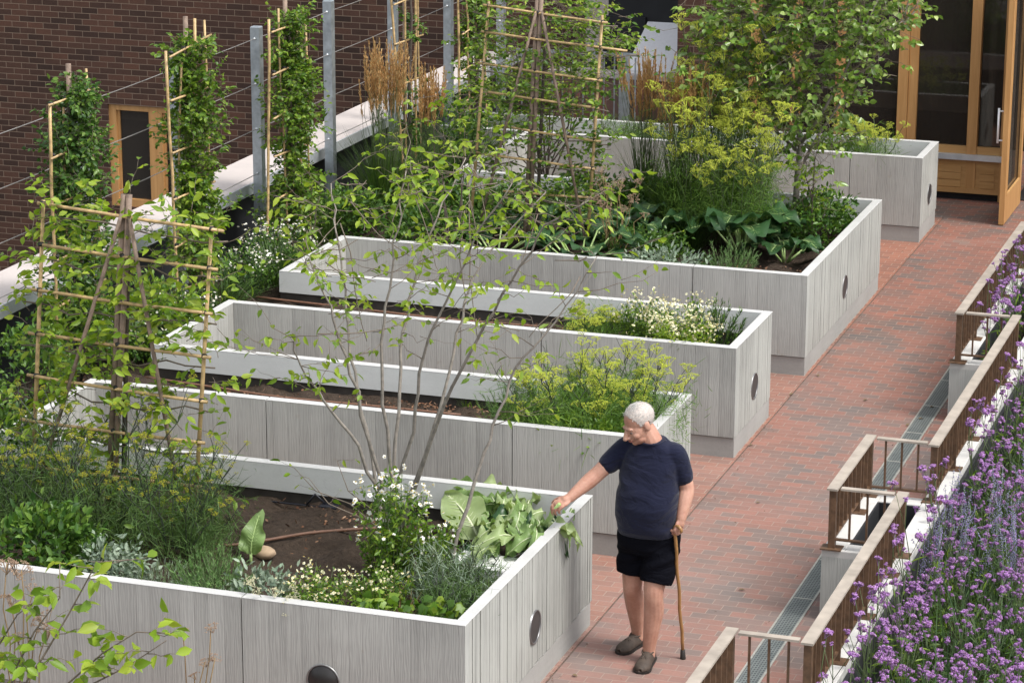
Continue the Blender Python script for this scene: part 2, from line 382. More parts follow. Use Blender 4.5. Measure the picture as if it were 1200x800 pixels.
M['yellow'] = leafmat('yellow_umbel', [(.34, .36, .03), (.46, .45, .04), (.58, .53, .06)], .6, .2)
M['yellowgreen'] = leafmat('lime_yellow_umbel', [(.42, .50, .06), (.56, .62, .08), (.70, .71, .13)], .6, .25)
M['cream'] = leafmat('cream_flower', [(.60, .58, .34), (.68, .66, .45), (.72, .70, .55)], .6, .15, (1, 1, .9))
M['whitefl'] = leafmat('white_petal', [(.70, .70, .64), (.78, .78, .74)], .6, .15, (1, 1, 1))
M['yolk'] = plain('yellow_flower_eye', (.55, .38, .03), .7)
M['rosem'] = leafmat('rosemary_needle', [(.06, .14, .035), (.10, .20, .055), (.16, .28, .085)], .6, .15)
M['grey_leaf'] = leafmat('sage_grey_leaf', [(.14, .20, .14), (.21, .275, .20), (.29, .35, .27)], .8, .12)
M['grass'] = leafmat('tall_grass_blade', [(.03, .07, .015), (.055, .105, .022), (.085, .14, .03)], .5, .25)
M['plume'] = leafmat('tan_grass_plume', [(.44, .24, .09), (.56, .34, .14), (.66, .45, .22)], .8, .25, (1.1, 1, .8))
M['dried'] = leafmat('dried_pink_umbel', [(.30, .20, .14), (.40, .28, .20), (.46, .34, .25)], .8, .2, (1.1, 1, .8))
M['rhubarb'] = leafmat('rhubarb_leaf', [(.022, .06, .022), (.035, .085, .03)], .35, .2)
M['chard'] = leafmat('pale_chard_leaf', [(.15, .25, .075), (.24, .35, .13)], .4, .3)
M['palegreen'] = leafmat('pale_cream_green_leaf', [(.22, .30, .12), (.32, .40, .19)], .45, .3)
M['stalk'] = plain('pale_green_stalk', (.30, .42, .15), .45, var=.2, scale=12)
M['stalk_white'] = plain('cream_midrib', (.52, .56, .36), .5, var=.15)
M['stemg'] = plain('green_stem', (.07, .10, .035), .6)
M['stemd'] = plain('dark_green_stem', (.035, .045, .03), .6)
M['undergrowth'] = leafmat('grey_green_blade', [(.03, .07, .022), (.055, .11, .035), (.10, .16, .065)], .7, .15)
M['purple'] = leafmat('verbena_floret', [(.31, .12, .42), (.40, .19, .51), (.52, .30, .60), (.17, .06, .20), (.30, .22, .22)], .6, .2, (1.1, 1, 1.2))
M['blue'] = leafmat('lavender_blue_floret', [(.25, .22, .42), (.33, .30, .50)], .7, .15, (1, 1, 1.1))
M['straw'] = leafmat('dry_straw', [(.22, .14, .07), (.34, .24, .12)], .8, .15, (1, 1, .9))
M['chip'] = leafmat('bark_chip', [(.05, .025, .015), (.12, .055, .03), (.18, .09, .05), (.28, .18, .12)], .9, 0)
M['fallen'] = leafmat('fallen_leaf', [(.10, .07, .04), (.20, .15, .08)], .8, 0)
M['rock'] = plain('tan_stone', (.36, .26, .17), .8, var=.3, scale=12)
# person
def skinmat():
    m, nt, ns, lk, b = new_mat('skin'); p = objco(nt)
    f = noise(nt, p, 9., 4); g = noise(nt, p, 60., 3)
    v = math_n(nt, 'ADD', math_n(nt, 'MULTIPLY', f, .7), math_n(nt, 'MULTIPLY', g, .3))
    lk.new(ramp(nt, v, [(.30, (.35, .16, .108)), (.70, (.52, .305, .225))]), b.inputs['Base Color'])
    b.inputs['Roughness'].default_value = .5; b.inputs['Subsurface Weight'].default_value = .12; b.inputs['Subsurface Radius'].default_value = (.01, .004, .002)
    bump(nt, g, .12, .003, b); return m
M['skin'] = skinmat()
def clothmat(name, col, sc=1., sheen=.12):
    m, nt, ns, lk, b = new_mat(name); p = objco(nt)
    f = noise(nt, scaled(nt, p, (5*sc, 5*sc, 11*sc)), 1., 3, .5, 1.2); g = noise(nt, p, 300., 2)
    lk.new(ramp(nt, g, [(.3, tuple(c*.8 for c in col)), (.7, tuple(c*1.2 for c in col))]), b.inputs['Base Color'])
    b.inputs['Roughness'].default_value = .9; b.inputs['Specular IOR Level'].default_value = .2
    try: b.inputs['Sheen Weight'].default_value = sheen; b.inputs['Specular IOR Level'].default_value = .2 if sheen else .08
    except Exception: pass
    bump(nt, f, .7, .03, b); return m
M['navy'] = clothmat('navy_cotton', (.0062, .008, .024))
M['shorts'] = clothmat('black_shorts_cloth', (.0028, .003, .0055), 1.3, 0.)
M['hair'] = leafmat('white_hair', [(.38, .37, .355), (.55, .54, .52), (.70, .69, .67)], .6, .1, (1, 1, 1))
M['scalp'] = plain('pale_scalp', (.44, .385, .35), .6, var=.2, scale=90)
M['brow'] = plain('grey_brow', (.17, .13, .11), .8)
M['lip'] = plain('lip_skin', (.33, .12, .09), .5)
M['eye_shade'] = plain('eye_socket_shade', (.13, .09, .08), .4)  # eyeball coloured dark to stand for shade in the sockets
M['iris'] = plain('dark_iris', (.03, .025, .02), .2)
M['leather'] = plain('brown_suede', (.055, .040, .030), .75, var=.25, scale=30, bmp=.2)
M['rubber'] = plain('dark_rubber_sole', (.018, .015, .013), .7)
M['cane'] = plain('varnished_cane_wood', (.30, .155, .055), .35, var=.25, scale=14)

# =================================================================== SETTING
TH = .075          # wall thickness of the raised beds
XL = -4.36
H = .90
YB = [(0., 2.477), (3.776, 4.944), (6.262, 7.463), (8.733, 11.953), (14.05, 14.99)]
structure(MB().box(-400, 400, -400, 400, -4.5, -4.2).build('ground', M['ground']))
# paving: the walk and, on the bed side of the movement joint, the more orange strip
structure(MB().box(.035, 2.0, -7., 16.0, -.25, 0.).build('paving', M['pave']))
structure(MB().box(-5.9, .022, -7., 15.3, -.25, 0.).build('alcove_paving', M['pave2']))
structure(MB().box(.022, .035, -7., 15.3, -.25, -.006).build('paving_joint', M['joint']))
structure(MB().box(-5.9, .035, 15.3, 16.0, -.25, 0.).build('back_paving', M['pave']))
structure(MB().box(-5.9, 2.6, 16.0, 20., -.25, -.012).build('threshold_paving', M['pave']))
structure(MB().box(-5.9, 8., -7., 20., -4.2, -.25).build('terrace_base', M['plinth']))

# ------------------------------------------------------------------ raised beds
def grid_soil(name, x0, x1, y0, y1, z, amp=.03, step=.05, seed=1, mat='soil'):
    rg = np.random.default_rng(seed); nx = max(2, int((x1-x0)/step)); ny = max(2, int((y1-y0)/step))
    X, Y = np.meshgrid(np.linspace(x0, x1, nx), np.linspace(y0, y1, ny)); Z = np.full_like(X, z)
    for k in range(40):
        a = rg.uniform(0, 6.28); fq = rg.uniform(2, 22); Z += amp*.5/(1+fq*.12)*np.sin((X*math.cos(a)+Y*math.sin(a))*fq+rg.uniform(0, 6.28))
    Z += rg.normal(0, amp*.22, Z.shape)
    V = np.stack([X, Y, Z], -1).reshape(-1, 3)
    F = [(j*nx+i, j*nx+i+1, (j+1)*nx+i+1, (j+1)*nx+i) for j in range(ny-1) for i in range(nx-1)]
    return structure(MB().add(V, F, True).build(name, M[mat]))

def disc_cover(parent, name, c, axis, r, mat, dome=.0):
    """round cover: a raised rim and a slightly domed plate set inside it"""
    c = np.asarray(c, float); n = np.zeros(3); n[axis[0]] = axis[1]
    a = np.array([0, 0, 1.]); s = np.cross(n, a); K = 40
    V = []; prof = [(1.0, -.012), (1.0, .006), (.93, .006), (.91, .001), (.6, .001+dome*.7), (.25, .001+dome*.95), (0.02, .001+dome)]
    for rr, d in prof:
        for k in range(K):
            t = 2*math.pi*k/K; V.append(c+n*d+r*rr*(a*math.sin(t)+s*math.cos(t)))
    F = [(i*K+k, i*K+(k+1) % K, (i+1)*K+(k+1) % K, (i+1)*K+k) for i in range(len(prof)-1) for k in range(K)]
    F.append(tuple((len(prof)-1)*K+k for k in range(K)))
    rim = MB().add(V[:4*K], [f for f in F if max(f) < 4*K], True).build(name, M['rim'], parent)
    MB().add(V[3*K:], [tuple(i-3*K for i in f) for f in F if min(f) >= 3*K], True).build('cover_plate', M[mat], rim)
    return rim

PANEL_Z = .167
def front_panels(root, y, x_from, x_to, joints, gap=.008):
    xs = [x_from]+sorted(joints)+[x_to]
    for i in range(len(xs)-1):
        a = xs[i]+(gap/2 if i else 0); b = xs[i+1]-(gap/2 if i < len(xs)-2 else 0)
        w = MB().bevbox(a, b, y, y+TH, PANEL_Z, H-.004, .002).build('front_wall', M['board'], root)
        MB().bevbox(a-.0, b, y-.001, y+TH+.001, H-.004, H, .003).build('wall_top', M['top'], w)
def ribbed(x0, ya, yb, amp, seed):
    """wall end cast against uneven boards: a stepped outline pulled up"""
    rg = np.random.default_rng(seed); P = []; y = ya
    while y < yb-1e-4:
        w = rg.uniform(.022, .062); y2 = yb if y+w > yb-.02 else y+w; x = -amp*rg.random()**1.5
        P += [(x, y), (x, y2-.003), (x-.004, y2-.0015)] if y2 < yb else [(x, y), (x, y2)]
        y = y2
    P += [(x0, yb), (x0, ya)]; n = len(P); V = [(x, y, PANEL_Z) for x, y in P]+[(x, y, H-.004) for x, y in P]
    return MB().add(V, [(i, (i+1) % n, n+(i+1) % n, n+i) for i in range(n)]+[tuple(range(n-1, -1, -1)), tuple(range(n, 2*n))])
def raised_bed(k, label, xl, joints, vent_y, side_to=None, end_joints=()):
    y0, y1 = YB[k]
    t = thing('raised_bed', label, 'raised bed', (0, y0, 0), 'concrete raised beds along the brick walk')
    front_panels(t, y0, xl, 0., joints)
    ys = [y0+TH+.002]+list(end_joints)+[y1]
    for i in range(len(ys)-1):
        a, b = ys[i], ys[i+1]-(.006 if i < len(ys)-2 else 0)
        e = ribbed(-TH, a, b, .0095 if k == 0 else .004, 100+10*k+i).build('end_wall', M['board_end'], t)
        MB().bevbox(-TH-.001, .001, a, b, H-.004, H, .003).build('wall_top', M['top'], e)
    xb = xl if k in (0, 4) and side_to is None else XL
    # back wall: pale upper beam over a recessed dark liner
    bw = MB().bevbox(xb if side_to is None else XL, -TH-.002, y1-TH, y1, .71, H-.004, .002).build('back_wall', M['smooth'], t)
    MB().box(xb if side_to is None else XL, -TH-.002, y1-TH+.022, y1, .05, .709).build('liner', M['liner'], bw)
    MB().bevbox(xb if side_to is None else XL, -TH-.002, y1-TH-.001, y1+.001, H-.004, H, .003).build('wall_top', M['top'], bw)
    MB().box(-TH-.002, -TH+.0, y1-TH, y1-.01, .05, PANEL_Z).build('plinth_core', M['plinth'], t)
    # plinth, set back behind a shadow gap
    MB().box(xl+.02, -.004, y0+.012, y0+TH-.01, 0, PANEL_Z-.008).build('plinth', M['plinth'], t)
    MB().box(-TH+.012, -.006, y0+TH-.008, y1-.012, 0, PANEL_Z-.007).build('plinth', M['plinth'], t)
    if side_to is not None:
        s = MB().bevbox(XL, XL+TH, y1+.002, side_to-.002, 0.01, H-.004, .002).build('side_wall', M['board_end'], t)
        MB().bevbox(XL-.001, XL+TH+.001, y1+.002, side_to-.002, H-.004, H, .003).build('wall_top', M['top'], s)
    if vent_y is not None: disc_cover(t, 'vent_cover', (.0, vent_y, .42), (0, 1), .108, 'vent')
    return t
b1 = raised_bed(0, 'nearest concrete raised bed with the pulled greens the man reaches into', -5.35, (-1.40,), 1.28, YB[1][0], (.62,))
disc_cover(b1, 'wall_light', (-.885, 0., .44), (1, -1), .105, 'lamp', .035)
b2 = raised_bed(1, 'narrow concrete raised bed of fennel directly behind the man', XL, (-1.0, -2.9), 4.36, YB[2][0])
b3 = raised_bed(2, 'narrow concrete raised bed with white flowering feverfew at its walkway end', XL, (-1.6,), 6.894, YB[3][0])
b4 = raised_bed(3, 'large square concrete raised bed with rhubarb, grasses and a pear tree', XL, (-1.02,), 10.33, YB[4][0])
b5 = raised_bed(4, 'farthest concrete raised bed beside the timber doors', -5.35, (-3.045, -.76), 14.54)
# the bed in front of the camera's frame that the foreground stems grow from
t0 = thing('raised_bed', 'concrete raised bed below the picture edge with foreground stems', 'raised bed', (0, -3.6, 0), 'concrete raised beds along the brick walk')
for (a, b, c, d, nm) in ((-5.3, 0, -1.98, -1.9, 'back_wall'), (-5.3, 0, -4.4, -4.32, 'front_wall'), (-.08, 0, -4.318, -1.982, 'end_wall')):
    MB().bevbox(a, b, c, d, 0, H).build(nm, M['board'], t0)
# soil: the beds and the strip along the parapet are one planted sheet per bed
SZ = .625
grid_soil('soil', -5.35, -TH, .07, 2.42, SZ, .03, .035, 1)
grid_soil('soil', -5.35, -TH, 3.84, 4.89, SZ, .025, .04, 2)
grid_soil('soil', -5.35, -TH, 6.33, 7.41, SZ, .025, .04, 3)
grid_soil('soil', -5.35, -TH, 8.8, 11.9, SZ, .03, .05, 4)
grid_soil('soil', -5.35, -TH, 14.12, 14.93, SZ, .03, .05, 5)
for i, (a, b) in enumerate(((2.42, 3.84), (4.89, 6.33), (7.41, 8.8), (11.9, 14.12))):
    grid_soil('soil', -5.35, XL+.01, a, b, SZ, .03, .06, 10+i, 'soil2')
grid_soil('soil', -5.3, -.05, -4.33, -1.97, SZ, .03, .08, 20)
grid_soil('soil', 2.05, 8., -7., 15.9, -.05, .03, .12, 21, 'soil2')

# ------------------------------------------------------------------ parapet on the left
pp = thing('parapet_wall', 'long low parapet with pinkish stone coping running beside the brick building', 'parapet', (-5.7, -4, 0))
cp = MB().bevbox(-6.02, -5.475, -4., 17.2, 1.125, 1.20, .004).build('coping', M['stone'], pp)
MB().box(-5.474, -5.455, -4., 17.2, 1.10, 1.205).build('edge_strip', M['steel_strip'], cp)
MB().box(-5.62, -5.474, -4., 17.2, 1.09, 1.124).build('soffit_board', M['wood'], cp)
MB().box(-5.90, -5.60, -4., 17.15, -.2, 1.09).build('wall_face', M['black'], pp)
MB().box(-5.60, -5.38, -4., 15.2, 0, .60).build('planter_back', M['black'], pp)

# ------------------------------------------------------------------ brick building on the left, across the sunken court
YW = 18.0
bb = thing('brick_building', 'dark brown brick building with one timber window, left across the court', 'building', (-12, YW, -4.2))
w0 = aY(126, 122, YW); w1 = aY(202, 236, YW)
wx0, wx1, wz1, wz0 = w0[0], -10.38, w0[2], w1[2]-.12
wall = MB()
wall.box(-32, wx0, YW, YW+.35, -4.2, 8.5); wall.box(wx1, -5.0, YW, YW+.35, -4.2, 8.5)
wall.box(wx0, wx1, YW, YW+.35, -4.2, wz0); wall.box(wx0, wx1, YW, YW+.35, wz1, 8.5)
wall.build('brick_wall', M['brick'], bb)
wn = MB(); fw_ = .105
for a, b, c, d in ((wx0, wx0+fw_, wz0, wz1), (wx1-fw_, wx1, wz0, wz1)): wn.box(a, b, YW+.03, YW+.13, c, d)
wn.box(wx0+fw_, wx1-fw_, YW+.03, YW+.13, wz1-.075, wz1); wn.box(wx0+fw_, wx1-fw_, YW+.03, YW+.13, wz0, wz0+.10)
mx_ = wx0+.575; wn.box(mx_, mx_+.19, YW+.025, YW+.135, wz0+.10, wz1-.075)
wno = wn.build('window', M['wood'], bb)
MB().box(wx0-.05, wx1+.05, YW+.36, YW+.40, wz0-.05, wz1+.05).build('dark_room', M['dark'], wno)
MB().box(wx0+fw_+.01, wx1-fw_-.01, YW+.15, YW+.16, wz1-.22, wz1-.08).build('roller_blind', M['curtain'], wno)
for a, b in ((wx0+fw_, mx_), (mx_+.19, wx1-fw_)):
    MB().box(a+.004, b-.004, YW+.085, YW+.10, wz0+.1, wz1-.08).build('pane', M['glass'], wno)
    MB().box(a, a+.035, YW+.06, YW+.084, wz0+.1, wz1-.08).build('sash', M['wood'], wno)

# ------------------------------------------------------------------ facade behind the last bed
YF = 16.3
fb = thing('garden_room', 'brown brick and timber garden room with tall dark glass doors', 'building', (-.6, YF, 0))
MB().box(-3.27, -2.42, YF, YF+.3, -.25, 6.5).build('brick_wall', M['brick'], fb)
MB().box(-2.42, 1.85, YF, YF+.3, 3.0, 6.5).build('brick_wall', M['brick'], fb)
MB().box(1.85, 7.0, YF, YF+.3, -.25, 6.5).build('brick_wall', M['brick'], fb)
MB().box(-3.27, -2.42, YF+.3, YF+4, -.25, 6.5).build('side_wall', M['brick'], fb)
def frame_post(x0, x1, y0=YF-.02, y1=YF+.12, z0=.0, z1=3.0): return MB().bevbox(x0, x1, y0, y1, z0, z1, .004).build('frame_post', M['wood'], fb)
frame_post(-2.42, -2.30); frame_post(-1.93, -1.83); frame_post(-1.42, -1.33); frame_post(-.71, -.60); frame_post(-.595, -.50, YF, YF+.11); frame_post(.085, .195, z0=.52); frame_post(.46, .535)
for x0, x1 in ((-2.30, -1.93), (-1.83, -1.42), (-1.33, -.71), (-.50, .085), (.195, .46)):
    MB().box(x0+.003, x1-.003, YF+.06, YF+.075, .60, 2.99).build('glass_pane', M['glass'], fb)
    MB().box(x0+.003, x1-.003, YF-.005, YF+.105, .52, .60).build('bottom_rail', M['woodh'], fb)
MB().box(-2.42, .535, YF-.05, YF+.06, .455, .518).build('metal_sill', M['steel_strip'], fb)
for x0, x1 in ((-2.30, -1.42), (-1.33, -.60), (-.50, .085), (.195, .46)):
    pn = MB(); pn.box(x0, x1, YF+.012, YF+.06, .10, .452)
    p_ = pn.build('timber_panel', M['woodh'], fb)
    q = MB()
    for z in (.14, .225, .305): q.box(x0+.05, x1-.05, YF+.002, YF+.013, z, z+.072)
    q.build('panel_board', M['woodh'], p_)
MB().box(.086, .194, YF-.004, YF+.06, .131, .452).build('panel_stile', M['wood'], fb)
MB().box(-.50, .46, YF-.012, YF+.02, .075, .13).build('bottom_board', M['woodh'], fb)
MB().box(-2.4, .46, YF+.06, YF+.10, -.01, .10).build('shadow_gap', M['black'], fb)  # solid black strip, painted shade under the timber panels
q = MB(); nx_ = 150; xs_ = np.linspace(-2.38, .56, nx_); ys_ = YF+.20+.03*np.sin(xs_*38+1.5*np.sin(xs_*7))+.012*np.sin(xs_*91)
q.add([(x, y, z) for z in (.02, 2.98) for x, y in zip(xs_, ys_)], [(i, i+1, nx_+i+1, nx_+i) for i in range(nx_-1)], True); q.build('curtain', M['curtain'], fb)
MB().box(-2.4, 1.84, YF+3.0, YF+3.1, -.1, 3.).build('back_wall', M['dark'], fb)
MB().box(-2.4, 1.84, YF+.1, YF+3., 3.0, 3.1).build('ceiling', M['dark'], fb)
MB().box(.62, 1.84, YF+.2, YF+3., -.011, .0).build('floor', M['dark'], fb)
# open glazed leaf, swung out at right angles to the facade
dl = thing_parent = MB()
DX0, DX1, DY0, DY1 = .655, .712, 15.12, 16.27
dl.bevbox(DX0, DX1, DY0, DY0+.115, .012, 2.95, .004); dl.bevbox(DX0, DX1, DY1-.115, DY1, .012, 2.95, .004)
dl.box(DX0+.001, DX1-.001, DY0+.115, DY1-.115, .012, .30); dl.box(DX0+.001, DX1-.001, DY0+.115, DY1-.115, 2.83, 2.95)
door = dl.build('door', M['wood'], fb); door['label'] = 'open timber glazed door leaf'
MB().box(DX0+.02, DX0+.03, DY0+.115, DY1-.115, .30, 2.83).build('glass_pane', M['glass'], door)
q = MB(); q.box(DX1-.02, DX1+.004, DY0+.115, DY0+.135, .30, 2.83); q.box(DX1-.02, DX1+.004, DY1-.135, DY1-.115, .30, 2.83); q.box(DX1-.02, DX1+.004, DY0+.135, DY1-.135, .30, .325)
q.build('glazing_bead', M['woodh'], door)
q = MB(); hp = aX(1160, 160, DX0-.06); hz0 = aX(1160, 176, DX0-.06)[2]; hz1 = aX(1160, 141, DX0-.06)[2]
q.tube([(DX0-.06, DY0+.06, hz0-.02), (DX0-.06, DY0+.06, hz1+.02)], .012, 10)
for z in (hz0+.01, hz1-.01): q.tube([(DX0-.06, DY0+.06, z), (DX0+.004, DY0+.06, z)], .009, 8)
q.build('handle', M['white'], door)

# ------------------------------------------------------------------ white screen, slope added to catch sunlight, low wall and metal fence in the gap
ws = thing('white_screen', 'white panel with an added slope that catches sunlight, in the gap beside the brick corner', 'panel', (-3.6, 17.2, -.2))
p0 = aY(742, 84, 17.3); p1 = aY(800, 24, 17.3)
zt = aY(770, 26, 17.9)[2]; zb = aY(770, 84, 16.95)[2]; q = MB()
q.add([(p0[0], 16.95, zb), (p1[0]+.35, 16.95, zb), (p1[0]+.35, 17.9, zt), (p0[0], 17.9, zt)]+[(p0[0], 16.95, zb-.08), (p1[0]+.35, 16.95, zb-.08), (p1[0]+.35, 17.9, zt-.08), (p0[0], 17.9, zt-.08)], [(0,1,2,3),(7,6,5,4),(4,5,1,0),(5,6,2,1),(6,7,3,2),(7,4,0,3)]).build('panel', M['white'], ws)
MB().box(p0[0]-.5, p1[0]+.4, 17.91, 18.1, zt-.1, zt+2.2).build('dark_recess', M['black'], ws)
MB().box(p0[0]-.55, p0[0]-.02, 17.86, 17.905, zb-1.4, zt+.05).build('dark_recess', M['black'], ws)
lw = thing('low_wall', 'low pinkish brick wall topped with pale stone behind the metal fence', 'wall', (-3.9, 16.9, 0))
a = aY(690, 84, 16.9); b = aY(800, 84, 16.9); c = aY(700, 150, 16.9)
MB().box(a[0]-.5, -3.29, 16.9, 17.1, -.3, a[2]-.06).build('wall_face', M['pave'], lw)
MB().bevbox(a[0]-.5, -3.28, 16.87, 17.13, a[2]-.06, a[2]).build('coping', M['stone'], lw)
mf = thing('metal_fence', 'grey vertical bar fence behind the farthest bed', 'fence', (-4.0, 16.3, 0))
z1 = aY(700, 64, 16.25)[2]; 
MB().bar((-5.3, 16.25, z1), (-3.72, 16.25, z1+.02), .03, .035).build('top_rail', M['galv'], mf)
MB().bar((-5.3, 16.25, .15), (-3.72, 16.25, .15), .03, .035).build('bottom_rail', M['galv'], mf)
for i in range(13):
    x = -5.25+i*.125; MB().bar((x, 16.25, .168), (x, 16.25, z1-.018), .014, .014, (0, 1, 0)).build('bar', M['galv'], mf)
a = aY(732, 66, 16.1)
gp = thing('gate_post', 'short galvanised post at the end of the bar fence', 'post', (a[0], 16.1, 0))
MB().bevbox(a[0]-.05, a[0]+.05, 16.05, 16.15, -.01, a[2], .006).build('shaft', M['galv'], gp)
MB().box(a[0]-.07, a[0]+.07, 16.03, 16.17, -.011, .006).build('base_plate', M['galv'], gp)

# ------------------------------------------------------------------ galvanised posts with wires beside the parapet
PY = [4.02, 5.75, 7.47, 9.19, 10.92, 12.65, 14.33, 16.1]
plabels = ['galvanised post leftmost, below the foliage edge', 'galvanised post hidden behind the leftmost pleached tree', 'galvanised post behind the pleached tree left of the bare post',
           'bare galvanised post standing clear between two pleached trees', 'tall galvanised post right of the leafy caged tree, in front of the coping', 'galvanised post behind the tan plumed grass',
           'galvanised post right of the grass plumes, behind bamboo canes', 'galvanised post behind the far bamboo trellis']
for i, y in enumerate(PY):
    t = thing('steel_post', plabels[i], 'post', (-5.33, y, .0), 'galvanised posts along the parapet')
    MB().bevbox(-5.375, -5.285, y-.042, y+.042, .3, 2.71, .008).build('shaft', M['galv'], t)
    q = MB(); 
    for z in (2.6, 2.18, 1.76, 1.34): q.tube([(-5.33, y-.056, z), (-5.33, y-.045, z)], .012, 8)
    q.build('eye_bolt', M['steel_strip'], t)
for i, z in enumerate((2.60, 2.18, 1.76, 1.34)):
    q = MB(); pts = []
    for j in range(len(PY)-1):
        for k in range(6):
            s = k/6; pts.append((-5.33+.0, PY[j]+(PY[j+1]-PY[j])*s, z-.008*4*s*(1-s)))
    pts = [(-5.33, 0., z)]+pts+[(-5.33, PY[-1], z)]
    tag(q.tube(pts, .0042, 5).build('training_wire', M['wire']), ['highest', 'second highest', 'third highest', 'lowest'][i]+' of the four training wires strung along the galvanised posts', 'wire', 'training wires on the posts')

# ------------------------------------------------------------------ low wall, boxes, railing and drain on the right
gw = thing('garden_wall', 'low white topped concrete wall with box planters under the bronze railing', 'wall', (1.9, 4, 0))
ZW = .50
def capped(x0, x1, y0, y1, z0, nm, mat='board'):
    o = MB().box(x0, x1, y0, y1, z0, ZW-.05).build(nm, M[mat], gw)
    MB().bevbox(x0-.0, x1, y0, y1, ZW-.05, ZW, .005).build('curb_top', M['curb'], o); return o
ysp = [-7.]
BOX = [(-4.0, .33), (3.05, 4.30), (7.83, 11.32)]
edges = sorted([-7., 16.2]+[e for b in BOX for e in b])
for i in range(len(edges)-1):
    a, b = edges[i], edges[i+1]; n = max(1, round((b-a)/1.15))
    for k in range(n): capped(1.86, 1.995, a+(b-a)*k/n+.003, a+(b-a)*(k+1)/n-.003, -.2, 'wall_section')
q = MB(); q.box(1.9955, 2.02, -7., 16.2, -.2, .44); q.build('shade_strip', M['black'], gw)  # black strip gives the garden face its plant shade as colour
for (a, b) in BOX:
    MB().box(1.561, 1.575, a+.1505, b-.1505, .1, .49).build('box_shade', M['black'], gw); MB().box(1.575, 1.857, b-.164, b-.1505, .1, .49).build('box_shade', M['black'], gw)  # black sheets paint shade onto the sunlit insides of the boxes
    capped(1.41, 1.56, a, b, .0, 'box_side'); capped(1.5605, 1.857, a, a+.15, 0., 'box_end'); capped(1.5605, 1.857, b-.15, b, 0., 'box_end')
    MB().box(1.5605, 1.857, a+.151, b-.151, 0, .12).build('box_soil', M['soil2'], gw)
rl = thing('railing', 'stepped bronze metal railing with flat pale handrail along the walk', 'railing', (1.7, 4, .5))
RZ = .92
PL = [(1.47, -1.25), (1.47, .36), (1.925, .36), (1.925, 3.085), (1.47, 3.085), (1.47, 4.255), (1.925, 4.255), (1.925, 7.86), (1.47, 7.86), (1.47, 11.28), (1.925, 11.28), (1.925, 14.2)]
nb = 0
for i in range(len(PL)-1):
    (xa, ya), (xb, yb) = PL[i], PL[i+1]; L_ = math.hypot(xb-xa, yb-ya); d = np.array([(xb-xa)/L_, (yb-ya)/L_, 0])
    alongY = abs(d[1]) > .5
    w = .072 if alongY else .05
    e0 = .05 if alongY else -.0515
    if i in (0,): p0 = np.array([xa, ya, RZ])
    else: p0 = np.array([xa, ya, RZ])-d*e0
    p1 = np.array([xb, yb, RZ])+d*e0
    MB().bar(p0, p1, w, .014).build('handrail', M['railtop'], rl)
    MB().bar(np.array([xa, ya, .565])+d*.02, np.array([xb, yb, .565])-d*.02, .03, .012).build('bottom_rail', M['bronze'], rl)
    n = max(2, int(round(L_/(.127 if alongY else .112))))
    for k in range(1, n):
        c = np.array([xa, ya, 0])+d*(L_*k/n)
        post = alongY and L_ > 1.0 and k % 6 == 0 and k < n-2
        if c[1] > 13.4: continue
        if post:
            MB().bar(c+(0, 0, .508), c+(0, 0, RZ-.008), .05, .018, tuple(d)).build('post', M['bronze'], rl)
            MB().box(c[0]-.07, c[0]+.07, c[1]-.055, c[1]+.055, .4995, .508).build('base_plate', M['bronze'], rl)
        else:
            MB().bar(c+(0, 0, .571), c+(0, 0, RZ-.007), .032 if alongY else .016, .013, tuple(d)).build('baluster', M['bronze'], rl); nb += 1
for (x, y) in PL:
    MB().bar((x, y, .508), (x, y, RZ-.0075), .046, .046, (0, 1, 0)).build('post', M['bronze'], rl)
    MB().box(x-.07, x+.07, y-.055, y+.055, .4995, .508).build('base_plate', M['bronze'], rl)
dr = thing('drain_channel', 'long steel grated drain channel set in the brick walk', 'drain', (1.22, 4, 0))
y = -3.
while y < 15.6:
    MB().box(1.155, 1.285, y+.012, y+.79, -.02, .003).build('grating', M['grating'], dr)
    MB().box(1.155, 1.285, y-.009, y+.009, -.02, .0045).build('joint_bar', M['grate_frame'], dr); y += .80
MB().box(1.140, 1.153, -3., 15.6, -.02, .0045).build('channel_edge', M['grate_frame'], dr)
MB().box(1.287, 1.300, -3., 15.6, -.02, .0045).build('channel_edge', M['grate_frame'], dr)

# =================================================================== PLANT GENERATORS (local coordinates, base at the origin)
def rdir(rg, n, up=0., spread=1.):
    d = rg.normal(0, 1, (n, 3)); d[:, :2] *= spread; d[:, 2] += up; return nrm(d)
def upn(rg, n, j=.35):
    j = .3+1.5*j
    return nrm(np.array([0, 0, 1.])+rg.normal(0, j, (n, 3)))
def plant(name, label, cat, loc, parts, group=None, rot=0., sc=1.):
    """parts: list of (part name, MB, material key)"""
    t = thing(name, label, cat, loc, group); t.rotation_euler = (0, 0, rot); t.scale = (sc, sc, sc)
    for nm, mb, mt in parts:
        if isinstance(mb, Heads): mb.build('umbel', M[mt], t, (0, 0, 0), mt)
        elif mb.n: mb.build(nm, M[mt], t, (0, 0, 0))
    return t
def curve(p0, p1, sag, rg, n=6, wob=.02):
    p0 = np.asarray(p0, float); p1 = np.asarray(p1, float); t = np.linspace(0, 1, n)[:, None]
    c = p0+(p1-p0)*t; c[:, 2] += sag*4*(t[:, 0]*(1-t[:, 0])); L = np.linalg.norm(p1-p0)
    w = rg.normal(0, wob*L, (n, 3)); w[0] = 0; w[-1] = 0; return c+w
UMB = {}
